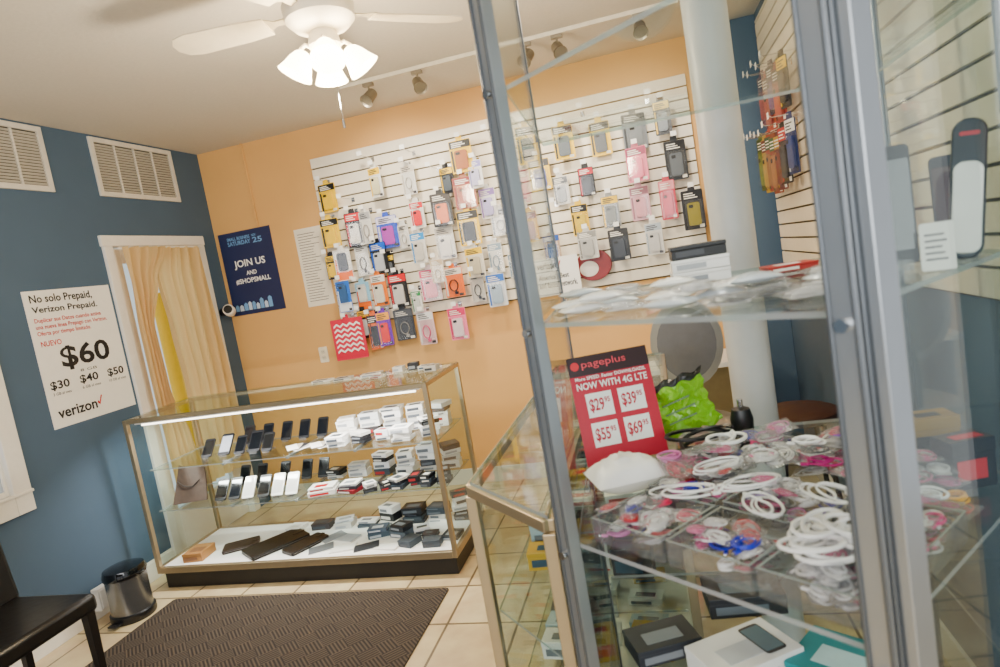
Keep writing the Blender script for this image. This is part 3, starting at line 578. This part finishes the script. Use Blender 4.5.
# ------------------------------------------------------------ tall glass tower
A=(-.22,1.115);Bp=(.20,.77);C=(.58,1.23);D=(.58,1.76);E=(-.255,1.76)
TP=[A,Bp,C,D,E];HT=2.3
r=root('glass_tower_case',(.15,1.3,0),'tall glass display tower with aluminium corner posts','display case')
bm=nb();PRISM(bm,TP,0,.12);fin('plinth',bm,mat('#2a2e32',.5),r,world=True)
bm=nb()
for i in range(5):bar(bm,TP[i],TP[(i+1)%5],HT,HT+.04,.03)
fin('top_rail',bm,ALU,r,world=True)
def post(c,w,d,an,extra=None):
    bm=nb();M=Matrix.Translation((c[0],c[1],0))@Matrix.Rotation(an,4,'Z')
    B(bm,-w/2,w/2,-d/2,d/2,.12,HT,0,M)
    for s in(-1,1):B(bm,s*(w/2-.003)-.003,s*(w/2-.003)+.003,-d/2-.004,-d/2,.12,HT,1,M)
    if extra:
        for e in extra:B(bm,e[0],e[1],e[2],e[3],.12,HT,e[4],M)
    return fin('corner_post',bm,[ALU,ALUD],r,bev=.002,world=True)
anf=math.atan2(Bp[1]-A[1],Bp[0]-A[0])
post(A,.03,.026,anf)
post(Bp,.034,.03,anf,extra=((.018,.022,-.012,.04,1),(.022,.036,-.004,.045,0)))
post(C,.014,.014,math.atan2(C[1]-Bp[1],C[0]-Bp[0]));post(D,.012,.012,0);post(E,.010,.010,0)
for i in (1,2,4):
    a,b=Vector(TP[i]),Vector(TP[(i+1)%5]);bm=nb();bar(bm,a,b,.12,HT,.005);fin('glass_pane',bm,GLASS,r,world=True)
SHZ=(1.80,1.385,.97,.57)
cx=sum(p[0] for p in TP)/5;cy=sum(p[1] for p in TP)/5
ins=[(cx+(a-cx)*.965,cy+(b-cy)*.965) for a,b in TP]
for z in SHZ:
    bm=nb();PRISM(bm,ins,z-.008,z,1,0);fin('glass_shelf',bm,[GLASS,GEDGE],r,world=True)
    for q in(A,Bp):
        bm=nb();n=Vector((math.sin(anf),-math.cos(anf),0));p=Vector((q[0],q[1],z-.012));CYL(bm,p+n*.013,p+n*.024,.008,seg=14)
        fin('shelf_clip',bm,CHROME,r,smooth=True,world=True)
def tangle(rnd,w,d,h,turns,z0=0):
    p1,p2,p3=rnd.uniform(0,6),rnd.uniform(0,6),rnd.uniform(0,6);pts=[];n=turns*18
    for i in range(n):
        a=i/18*2*math.pi;q=.36*(1+.25*math.sin(a*.43+p1)-.2*math.sin(a*.71+p2))
        pts.append((w*q*math.cos(a)+w*.09*math.sin(a*.31+p3),d*q*math.sin(a)+d*.09*math.sin(a*.27+p1),z0+h*(.5+.42*math.sin(a*.37+p2))))
    pts.append((w*.45,d*.1,z0+h*.3));pts.append((w*.5,d*.22,z0+h*.2));return pts
def pouch(name,loc,w,d,h,m,label,cat,group=None,rz=0,rx=0,seed=0,inner=None,ry=0,card=None):
    r=root(name,loc,label,cat,group,rot=(rx,ry,rz));rnd=random.Random(seed);bm=nb();N=12;g=[[],[]]
    for s in(0,1):
        for j in range(N+1):
            row=[]
            for i in range(N+1):
                u=i/N;v=j/N;e=(math.sin(math.pi*u)*math.sin(math.pi*v))**.5 if 0<i<N and 0<j<N else 0
                z=h/2+(1 if s else -1)*h/2*e*(1+rnd.uniform(-.2,.2) if s else 1)
                row.append(bm.verts.new(((u-.5)*w,(v-.5)*d,max(z,0))))
            g[s].append(row)
    for s in(0,1):
        for j in range(N):
            for i in range(N):F(bm,[g[s][j][i],g[s][j][i+1],g[s][j+1][i+1],g[s][j+1][i]])
    bmesh.ops.remove_doubles(bm,verts=bm.verts,dist=.0003)
    fin('pouch_skin',bm,m,r,smooth=True)
    if inner:
        bm=nb();TUBE(bm,tangle(rnd,w*.8,d*.8,h*.5,3,h*.25),.0015,5)
        fin('coiled_cable',bm,mat(inner,.4,noise=.05),r,smooth=True)
        bm=nb();PRISM(bm,RR(w*.26,d*.2,.003,2,-w*.12,d*.05),h*.3,h*.75);PRISM(bm,RR(w*.12,d*.12,.002,2,w*.07,d*.05),h*.42,h*.6);fin('cable_plug',bm,mat(inner,.35),r)
    if card:
        bm=nb();B(bm,-w*.36,w*.36,-d*.3,d*.3,h*.2,h*.24);B(bm,-w*.36,w*.36,d*.08,d*.3,h*.24,h*.26,1);fin('insert_card',bm,[mat('#e6e4de',.5),mat(card,.5)],r)
    return r
def coil(name,loc,R,tr,turns,col,label,group=None,rz=0,sx=1,h=None):
    r=root(name,loc,label,'cable',group,rot=(0,0,rz));rnd=random.Random(int(loc[0]*9177)+int(loc[1]*7771))
    h=h or tr*(2+turns*.55);pts=tangle(rnd,R*2.7*sx,R*2.1,h,turns)
    zmin=min(p[2] for p in pts);pts=[(p[0],p[1],p[2]-zmin+tr) for p in pts]
    bm=nb();TUBE(bm,pts,tr,6);fin('cable_loops',bm,mat(col,.4,noise=.03),r,smooth=True)
    e=pts[-1];s=tr/.0035
    bm=nb();B(bm,e[0]-.005*s,e[0]+.018*s,e[1]-.006*s,e[1]+.006*s,max(0,e[2]-.004*s),max(0,e[2]-.004*s)+.008*s);B(bm,e[0]+.018*s,e[0]+.028*s,e[1]-.0045*s,e[1]+.0045*s,e[2]-.0015*s,e[2]+.0025*s,1);fin('usb_plug',bm,[mat(col,.4,noise=.03),CHROME],r,bev=.0008)
    return r
Fd=Vector((math.cos(anf),math.sin(anf),0));Nd=Vector((-math.sin(anf),math.cos(anf),0))
def tl(s,n,z):p=Vector((A[0],A[1],0))+Fd*s+Nd*n;return (p.x,p.y,z)
ZM=1.385
k=0
for (x,y,lv) in ((-.17,1.32,0),(-.15,1.45,0),(-.08,1.25,0),(-.05,1.38,0),(.02,1.2,0),(.04,1.33,0),(.10,1.12,0),(.17,1.04,0),(.13,1.25,0),(.24,1.02,0),(-.16,1.38,1),(-.07,1.32,1),(.03,1.27,1),(.18,1.2,0),(.28,1.14,0),(.30,1.28,0),(-.14,1.2,0),(-.06,1.14,0),(.02,1.07,0),(.1,1.0,0),(-.1,1.19,1),(.06,1.1,1),(.15,1.09,1),(.2,.95,0)):
    c=('#efeeea','#e6e6e6','#c0c8ce','#f2f0ec')[k%4]
    pouch('sealed_accessory_pack',(x,y,ZM+.0182*lv),.085,.06,.018,BAG if k%2 else mat(c,.25,coat=.5,noise=.04),'clear and white sealed accessory pack on glass shelf','package','middle shelf sealed packs',rz=random.uniform(-.6,.6),seed=k,inner=('#e8e6e2','#404448','#d8d6d2')[k%3] if k%2 else None,card='#8a9098' if k%2 else None);k+=1
carton((.10,1.56,ZM),.05,.125,.09,.028,'#f0eeea','#90949a','flat white product box stacked on glass shelf','middle shelf boxes')
carton((.102,1.56,ZM+.0288),.0,.125,.09,.028,'#f0eeea','#a9acb0','flat white product box stacked on glass shelf','middle shelf boxes')
carton((.10,1.56,ZM+.0576),.04,.12,.085,.03,'#0c0d11','#3a3c42','black product box on top of a stack','middle shelf boxes')
carton((.28,1.5,ZM),.1,.10,.08,.014,'#a8201a','#e8e0d6','flat red product box on glass shelf','middle shelf boxes')
carton((.40,1.35,ZM),-.1,.10,.07,.014,'#6c1b1b','#e0d6cc','flat red product box on glass shelf','middle shelf boxes')
phone((.385,1.15,ZM),-.3,screen='#101216',body='#14161c',w=.045,h=.19,lean=6,label='dark display phone on clear stand in tower',group='tower display phones')
phone((.53,1.32,ZM),-.3,screen='#3a1f24',body='#1e2026',w=.06,h=.17,lean=10,label='dark display phone on clear stand in tower',group='tower display phones')
r=root('handset_holder',(.465,1.135,ZM),'tall rounded dark handset holder with white front panel','phone holder',rot=(0,0,-.35))
M=Matrix.Rotation(rad(-8),4,'X')@Matrix.Rotation(rad(6),4,'Y')
bm=nb();PLATE(bm,RR(.046,.215,.022,6,0,.1115),-.008,.012,0,M);fin('holder_back',bm,mat('#0c0d10',.35),r,bev=.003,smooth=True)
bm=nb();PLATE(bm,RR(.038,.14,.014,5,0,.082),-.013,-.0085,0,M);fin('front_panel',bm,mat('#ecebe7',.35),r,bev=.002)
bm=nb();PLATE(bm,RR(.026,.006,.0028,3,0,.195),-.0095,-.008,0,M);fin('accent_stripe',bm,mat('#c01a24',.4),r)
bm=nb();PRISM(bm,RR(.06,.06,.01,4,0,.01),0,.006);fin('holder_foot',bm,ACRY,r)
r=root('price_card',(.395,1.045,ZM),'small white printed price card propped on glass shelf','card',rot=(0,0,-.4))
M=Matrix.Rotation(rad(-12),4,'X')
bm=nb();PLATE(bm,RR(.042,.07,.003,2,0,.037),-.001,.001,0,M);fin('card_sheet',bm,PAPER,r)
bm=nb()
for i in range(5):B(bm,-.015,.012-.003*(i%3),-.0016,-.001,.017+.009*i,.0195+.009*i,0,M)
fin('printed_lines',bm,DARK,r)
bm=nb();B(bm,-.015,.015,0,.03,0,.002);fin('card_foot',bm,ACRY,r)
Z9=.97
w,h=.21,.275
p=root('price_sign',(-.225,1.53,Z9),'crimson mobile plan sign with white price tiles','sign',rot=(rad(-14),0,rad(20)))
CR='#b8082e'
bm=nb();B(bm,0,w,-.002,0,0,h);fin('sign_sheet',bm,mat(CR,.4,noise=.03),p)
bm=nb();B(bm,0,w,-.0026,-.002,h*.82,h);fin('header_band',bm,mat('#2d1016',.4),p)
bm=nb();LATHE(bm,[(.011,0),(.011,.001)],20,0,Matrix.Translation((.018,-.0026,h*.915))@Matrix.Rotation(rad(90),4,'X'));fin('round_logo',bm,mat('#d8202e',.4),p)
tiles=[(.14,.46,.35,.57),(.54,.86,.35,.57),(.14,.46,.62,.84),(.54,.86,.62,.84)]
for a,b,tt,u in tiles:
    bm=nb();B(bm,a*w,b*w,-.003,-.002,h*(1-u),h*(1-tt));fin('price_tile',bm,PAPER,p)
text([ft('More SPEED. Faster DOWNLOADS.',.06,.94,.19,.222),ft('NOW WITH 4G LTE',.06,.94,.245,.31)],p,PAPER,-.003,.02)
text([ft('pageplus',.17,.72,.045,.13)],p,mat('#e84a58',.5),-.0035,.0,name='brand_lettering')
RD=mat(CR,.5)
text([ft(s,a+.03,b-.11,tt+.05,u-.04) for s,(a,b,tt,u) in zip(('$29','$39','$55','$69'),tiles)],p,RD,-.004,.02,name='price_lettering')
text([ft('95',b-.10,b-.03,tt+.05,tt+.10) for (a,b,tt,u) in tiles],p,RD,-.004,.02,name='cents_lettering')
bm=nb();M=Matrix.Rotation(rad(14),4,'X');B(bm,.03,.18,0,.08,0,.002,0,M);fin('sign_stand',bm,ACRY,p)
r=root('green_foil_pouch',(.045,1.67,Z9),'crumpled lime-green foil pouch tilted among cables','pouch',rot=(0,0,-.1))
M=Matrix.Rotation(rad(-10),4,'X')@Matrix.Rotation(rad(-16),4,'Y')
GR=mat('#7cbc08',.3,noise=.15,ns=12,coat=.4,bump=.2)
bm=nb();N=16;g=[];rn=random.Random(4);cr=[[rn.uniform(-.0035,.0035) for _ in range(N+1)] for _ in range(N+1)]
for s in(-1,1):
    for j in range(N+1):
        g.append([V(bm,((i/N-.5)*.165*(1-.14*math.sin(math.pi*j/N))+.004*math.sin(j*1.7),s*.012*max(0,math.sin(math.pi*i/N)*math.sin(math.pi*j/N))**.6+cr[j][i]+.008*math.sin(i*.9+j*.5),.026+.145*j/N+.005*math.sin(i*1.3)),M) for i in range(N+1)])
for s in(0,1):
    for j in range(N):
        for i in range(N):
            a=s*(N+1)+j;F(bm,[g[a][i],g[a][i+1],g[a+1][i+1],g[a+1][i]],1 if j>=N-2 else 0)
bmesh.ops.remove_doubles(bm,verts=bm.verts,dist=.0002);fin('foil_body',bm,[GR,mat('#1a1c18',.4)],r)
bm=nb()
for k_ in range(3):
    pl=[(-.045,.06+.024*k_),(.03+.006*(k_%2),.065+.024*k_),(.03+.006*(k_%2),.069+.024*k_),(-.045,.064+.024*k_)];PLATE(bm,pl,-.0255,-.0245,0,M)
fin('printed_bands',bm,mat('#2f5a10',.4),r)
r=root('car_charger',(.16,1.66,Z9),'black plastic car charger standing on shelf','charger');bm=nb();LATHE(bm,[(.02,0),(.026,.01),(.028,.05),(.022,.075),(.01,.08)],20,0);fin('charger_body',bm,BLACK,r,smooth=True)
bm=nb();CYL(bm,(0,0,.08),(0,0,.1),.007,seg=12);fin('charger_tip',bm,CHROME,r)
coil('cable_coil',(.06,1.52,Z9),.07,.005,5,'#0c0c0e','thick black coiled cable on glass shelf','coiled cables',.3,h=.07)
coil('cable_coil',(.09,1.47,Z9+.03),.05,.004,4,'#ecebe8','white coiled cable lying over black one','coiled cables',1.1,h=.04)
pouch('padded_headband',(-.12,1.36,Z9),.16,.13,.08,mat('#f0eeea',.45,noise=.03),'white rounded padded earmuff pack on shelf','headphones',rz=.4,seed=3)
def bin_(s0,s1,n0,n1,h_,label='clear acrylic tray holding small cables'):
    c=tl((s0+s1)/2,(n0+n1)/2,Z9);r=root('acrylic_tray',c,label,'tray','clear acrylic trays',rot=(0,0,anf))
    a,b=(s1-s0)/2,(n1-n0)/2;t=.003
    bm=nb();B(bm,-a,a,-b,b,0,t);fin('tray_floor',bm,ACRY,r)
    bm=nb();B(bm,-a,a,-b,-b+t,t,h_);B(bm,-a,a,b-t,b,t,h_);B(bm,-a,-a+t,-b+t,b-t,t,h_);B(bm,a-t,a,-b+t,b-t,t,h_)
    for q in ((-a,a,-b,-b+t),(-a,a,b-t,b),(-a,-a+t,-b+t,b-t),(a-t,a,-b+t,b-t)):B(bm,*q,h_,h_+.0015,1)
    fin('tray_walls',bm,[ACRY,GEDGE],r)
bins=[(.03,.19,.035,.19),(.20,.35,.035,.19),(.36,.50,.035,.19),(.02,.18,.21,.35),(.19,.36,.21,.35),(.37,.52,.21,.35)]
for b in bins:bin_(*b,.045)
cols=['#c00078','#f2f0ee','#7018b0','#f0eeea','#d82880','#dedcd8','#f2f0ee','#c8001e','#30323a','#f0eeea','#c86aa8','#f2f0ee','#0a20b0','#e84898','#e0deda','#d01850']
def cn(c):return {'#f2f0ee':'white','#f0eeea':'white','#dedcd8':'white','#e0deda':'white','#30323a':'black','#0a20b0':'blue','#7018b0':'purple','#c8001e':'red'}.get(c,'pink')
k=0
for bi,(s0,s1,n0,n1) in enumerate(bins):
    for j in range(26):
        s=s0+.024+(s1-s0-.048)*random.random();n=n0+.024+(n1-n0-.048)*random.random();lv=j//5
        if bi==2:c='#f2f0ee' if j%5 else '#d02878'
        else:c=random.choice(cols)
        if j%6==0:
            coil('cable_coil',tl(s,n,Z9+.005+.010*lv),random.uniform(.013,.018),.0018,5,c,'%s coiled earphone cable inside a clear tray'%cn(c),'coiled cables in trays',random.uniform(0,6))
        else:
            q=random.uniform(.8,1.15)
            pouch('bagged_cable',tl(s,n,Z9+.006+.010*lv),.052*q,.038*q,.012,BAG,'%s cable in small clear bag'%cn(c),'cable','bagged cables in trays',rz=random.uniform(0,3),rx=random.uniform(-.35,.35),ry=random.uniform(-.3,.3),seed=k,inner=c,card=random.choice(cols) if j%2 else None)
        k+=1
for i,(s,n,R) in enumerate(((.43,.10,.036),(.40,.14,.03),(.46,.14,.03))):
    coil('cable_coil',tl(s,n,Z9+.056+.006*i),R,.0032,5,'#f2f1ee','white coiled charging cable lying over a tray','coiled cables',i*1.1,sx=1.2,h=.02)
for i,(s,n) in enumerate(((.12,.2),(.28,.2),(.2,.28),(.34,.3),(.1,.33))):
    coil('cable_coil',tl(s,n,Z9+.052),.03,.0022,3,'#f0efec','loose white cable draped over clear trays','coiled cables',i*1.7,sx=1.5,h=.012)
for j in range(88):
    a=random.random();b=random.random()
    x=-.03+.52*a;y=1.31+.27*b
    if y<1.42 and x>.3:y+=.1
    if x<.12 and y>1.44:y-=.14
    c=random.choice(cols)
    if j%8==1:
        coil('cable_coil',(x,y,Z9+.011*(j%6)),.022,.0024,4,c,'%s coiled earphone cable in a shelf pile'%cn(c),'piled loose cables',random.uniform(0,6))
    else:
        q=random.uniform(.65,1.1)
        pouch('bagged_cable',(x,y,Z9+.002+.011*(j%6)),.08*q,.06*q,.014,BAG,'clear bag with %s accessory in a shelf pile'%cn(c),'cable','piled clear accessory bags',rz=random.uniform(0,3),rx=random.uniform(-.25,.25),ry=random.uniform(-.25,.25),seed=100+j,inner=c,card=random.choice(cols) if j%2 else None)
for j in range(34):
    c=('#d82880','#f2f0ee','#c00078','#e0a000','#c8001e','#f2f0ee')[j%6]
    x,y=.29+.035*(j%5)+random.uniform(-.01,.01),1.0+.036*(j%5)+.033*(j//5)
    if j%4==1:coil('cable_coil',(x,y,Z9+.01*(j//6)),.02,.0024,4,c,'bright coiled earphone cable by the side glass','piled loose cables',random.uniform(0,6))
    else:pouch('bagged_cable',(x,y,Z9+.012*(j//6)),.062,.048,.016,BAG,'clear bag with bright accessory by the side glass','cable','piled clear accessory bags',rz=random.uniform(0,3),seed=200+j,inner=c,card=c if j%2 else None)
carton((.49,1.27,Z9),.3,.08,.05,.09,'#15161a','#c01a24','black and red product box by the side glass','side boxes')
carton((.49,1.42,Z9),.1,.09,.06,.09,'#8a6a10','#1a1a1d','yellow and black product box by the side glass','side boxes')
Z5=.57
r=carton((.07,1.33,Z5),.55,.2,.13,.05,'#efeeea','#c8ccd0','white tablet box on the bottom glass shelf','bottom shelf boxes')
bm=nb();PRISM(bm,RR(.05,.1,.008,3,.05,0),.0512,.0522);PRISM(bm,RR(.045,.085,.003,2,.05,0),.0522,.0526,1,1);fin('printed_tablet',bm,[mat('#1a1c20',.3),mat('#4a6a78',.3)],r)
carton((.0,1.16,Z5),.2,.14,.1,.03,'#7c1b15','#e4ddd2','dark red product box on the bottom glass shelf','bottom shelf boxes')
carton((.27,1.30,Z5),-.6,.2,.15,.04,'#0a8a90','#bfdfe0','teal product box on the bottom glass shelf','bottom shelf boxes')
carton((.28,1.06,Z5),-.5,.15,.1,.03,'#0a7a80','#dfeef0','flat teal product box on the bottom glass shelf','bottom shelf boxes')
carton((-.1,1.4,Z5),.4,.15,.1,.04,'#2a2e36','#7a8088','dark product box on the bottom glass shelf','bottom shelf boxes')
carton((.1,1.58,Z5),.1,.18,.12,.05,'#1c2028','#5f6a74','dark product box on the bottom glass shelf','bottom shelf boxes')
coil('cable_coil',(.13,1.0,Z5),.04,.003,4,'#efeeea','white coiled cable on the bottom glass shelf','coiled cables',.5)
coil('cable_coil',(.17,1.12,Z5),.04,.003,4,'#101012','black coiled cable on the bottom glass shelf','coiled cables',1.5)
# ------------------------------------------------------------ behind: stool, office chair, desk
r=root('bar_stool',(.52,2.95,0),'dark stool with round wooden seat','stool')
bm=nb();LATHE(bm,[(.15,.62),(.165,.63),(.165,.655),(.14,.665)],28,0,Matrix.Translation((.52,2.95,0)));fin('seat',bm,mat('#3a1c0e',.5,noise=.25,ns=40),r,smooth=True,world=True)
for k in range(4):
    a=rad(45+90*k);bm=nb();TUBE(bm,[(.52+.11*math.cos(a),2.95+.11*math.sin(a),.62),(.52+.18*math.cos(a),2.95+.18*math.sin(a),0.008)],.011,8);fin('leg',bm,BLACK,r,smooth=True,world=True)
bm=nb();TUBE(bm,[(.52+.165*math.cos(rad(10*k)),2.95+.165*math.sin(rad(10*k)),.2) for k in range(36)],.008,6,closed=True);fin('foot_ring',bm,BLACK,r,smooth=True,world=True)
r=root('back_desk',(.05,3.9,0),'white laminate desk against tan wall','desk')
bm=nb();B(bm,-.35,.5,3.75,4.18,.72,.75);fin('desk_top',bm,WHITE,r,bev=.003,world=True)
bm=nb();B(bm,-.33,-.3,3.78,4.17,0,.72);B(bm,.45,.48,3.78,4.17,0,.72);B(bm,-.3,.45,4.13,4.15,.2,.72);fin('desk_panel',bm,mat('#a99464',.5),r,world=True)
ox,oy=.10,3.3
r=root('office_chair',(ox,oy,0),'pale silver office chair with rounded high back','chair')
SV=mat('#b4b3af',.3,.4,noise=.04)
bm=nb();T=Matrix.Translation((ox,oy,0))
LATHE(bm,[(.19,.50),(.22,.52),(.22,.545),(.18,.565)],28,0,T);fin('seat',bm,SV,r,smooth=True,world=True)
bm=nb();N=16;g=[]
for s_ in (0,1):
    for j in range(N+1):
        row=[]
        for i in range(25):
            a=i/24*2*math.pi;q=j/N;x_=.17*q*math.cos(a);z_=.22*q*math.sin(a);row.append(bm.verts.new((ox+x_,oy-.16+.9*x_*x_+.02*s_-.15*(z_),.98+z_)))
        g.append(row)
for s_ in(0,1):
    for j in range(N):
        for i in range(24):
            a=s_*(N+1)+j;F(bm,[g[a][i],g[a][i+1],g[a+1][i+1],g[a+1][i]],1 if j<N-3 else 0)
for i in range(24):F(bm,[g[N][i],g[N][i+1],g[2*N+1][i+1],g[2*N+1][i]])
bmesh.ops.remove_doubles(bm,verts=bm.verts,dist=.0005);fin('backrest',bm,[SV,mat('#76767a',.6)],r,smooth=True,world=True)
bm=nb();TUBE(bm,[(ox,oy,.5),(ox,oy-.17,.53),(ox,oy-.17,.72),(ox,oy-.13,.82)],.015,8);fin('back_support',bm,BLACK,r,smooth=True,world=True)
bm=nb();CYL(bm,(ox,oy,.08),(ox,oy,.5),.022,seg=14);fin('gas_column',bm,BLACK,r,smooth=True,world=True)
for k in range(5):
    a=rad(72*k+10);ex,ey=ox+.24*math.cos(a),oy+.24*math.sin(a)
    bm=nb();TUBE(bm,[(ox,oy,.09),(ex,ey,.06)],.014,8);fin('base_leg',bm,CHROME,r,smooth=True,world=True)
    bm=nb();CYL(bm,(ex-.01*math.sin(a),ey+.01*math.cos(a),.025),(ex+.01*math.sin(a),ey-.01*math.cos(a),.025),.025,seg=14);fin('caster',bm,BLACK,r,smooth=True,world=True)
r=root('logo_plaque',(-.37,YW-.06,1.40),'dark red oval plaque with pale centre on slatwall','plaque')
def ell(a,b,n=32):return [(a*math.cos(2*math.pi*i/n),b*math.sin(2*math.pi*i/n)) for i in range(n)]
bm=nb();PLATE(bm,ell(.115,.10),-.008,.038);fin('plaque_body',bm,mat('#7c0c10',.4),r,bev=.003,smooth=True)
bm=nb();PLATE(bm,[(x*1-.03,z-.02) for x,z in ell(.06,.05)],-.012,-.008);fin('pale_oval',bm,mat('#d8d2c8',.4),r,bev=.002)
# ------------------------------------------------------------ lights
def light(kind,name,loc,power,col,rot=None,size=None,**k):
    l=bpy.data.lights.new(name,kind);l.energy=power;l.color=col
    if kind=='AREA':l.shape='RECTANGLE';l.size=size[0];l.size_y=size[1]
    for a,b in k.items():setattr(l,a,b)
    o=bpy.data.objects.new(name,l);o.location=loc
    if rot:o.rotation_euler=rot
    COL.objects.link(o);return o
light('POINT','fan_bulb_light',(fx,fy,2.2),70,(1,.84,.6),shadow_soft_size=.09)
light('AREA','storefront_daylight',(-.5,-2.4,1.9),150,(.97,.98,1),rot=(rad(90),0,0),size=(4.5,1.5))
for hx,p_ in((-1.5,50),(-.7,50),(.0,42)):
    light('SPOT','track_spot_light',(hx,3.35,2.5),p_,(1,.90,.74),rot=(rad(50),0,0),spot_size=rad(105),spot_blend=.8,shadow_soft_size=.05)
light('AREA','showcase_strip_light',((SX0+SX1)/2,SY0+.06,.94),24,(1,.98,.93),rot=(rad(15),0,0),size=(1.6,.03))
light('POINT','added_fill_light',(.1,2.6,2.5),12,(1,.9,.76),shadow_soft_size=.12)  # added fill for the rear of the room, no fixture here
light('SPOT','tower_top_light',(.12,1.25,2.28),24,(1,.97,.92),rot=(0,0,0),spot_size=rad(80),spot_blend=.7,shadow_soft_size=.06)
wd=bpy.data.worlds.new('world');SC.world=wd;wd.use_nodes=True
bg=wd.node_tree.nodes['Background'];bg.inputs[0].default_value=(.9,.95,1,1);bg.inputs[1].default_value=1.05
# ------------------------------------------------------------ camera
cam=bpy.data.cameras.new('camera');co=bpy.data.objects.new('camera',cam);COL.objects.link(co)
cam.sensor_width=36;cam.lens=23.0;cam.clip_start=.02
Rm=Matrix(((.9597,.137,.2453),(.2262,.1418,-.9637),(-.167,.9804,.105)))
co.matrix_world=Matrix.Translation((0,0,1.5))@Rm.to_4x4()
cam.dof.use_dof=True;cam.dof.focus_distance=3.4;cam.dof.aperture_fstop=4.0
SC.camera=co
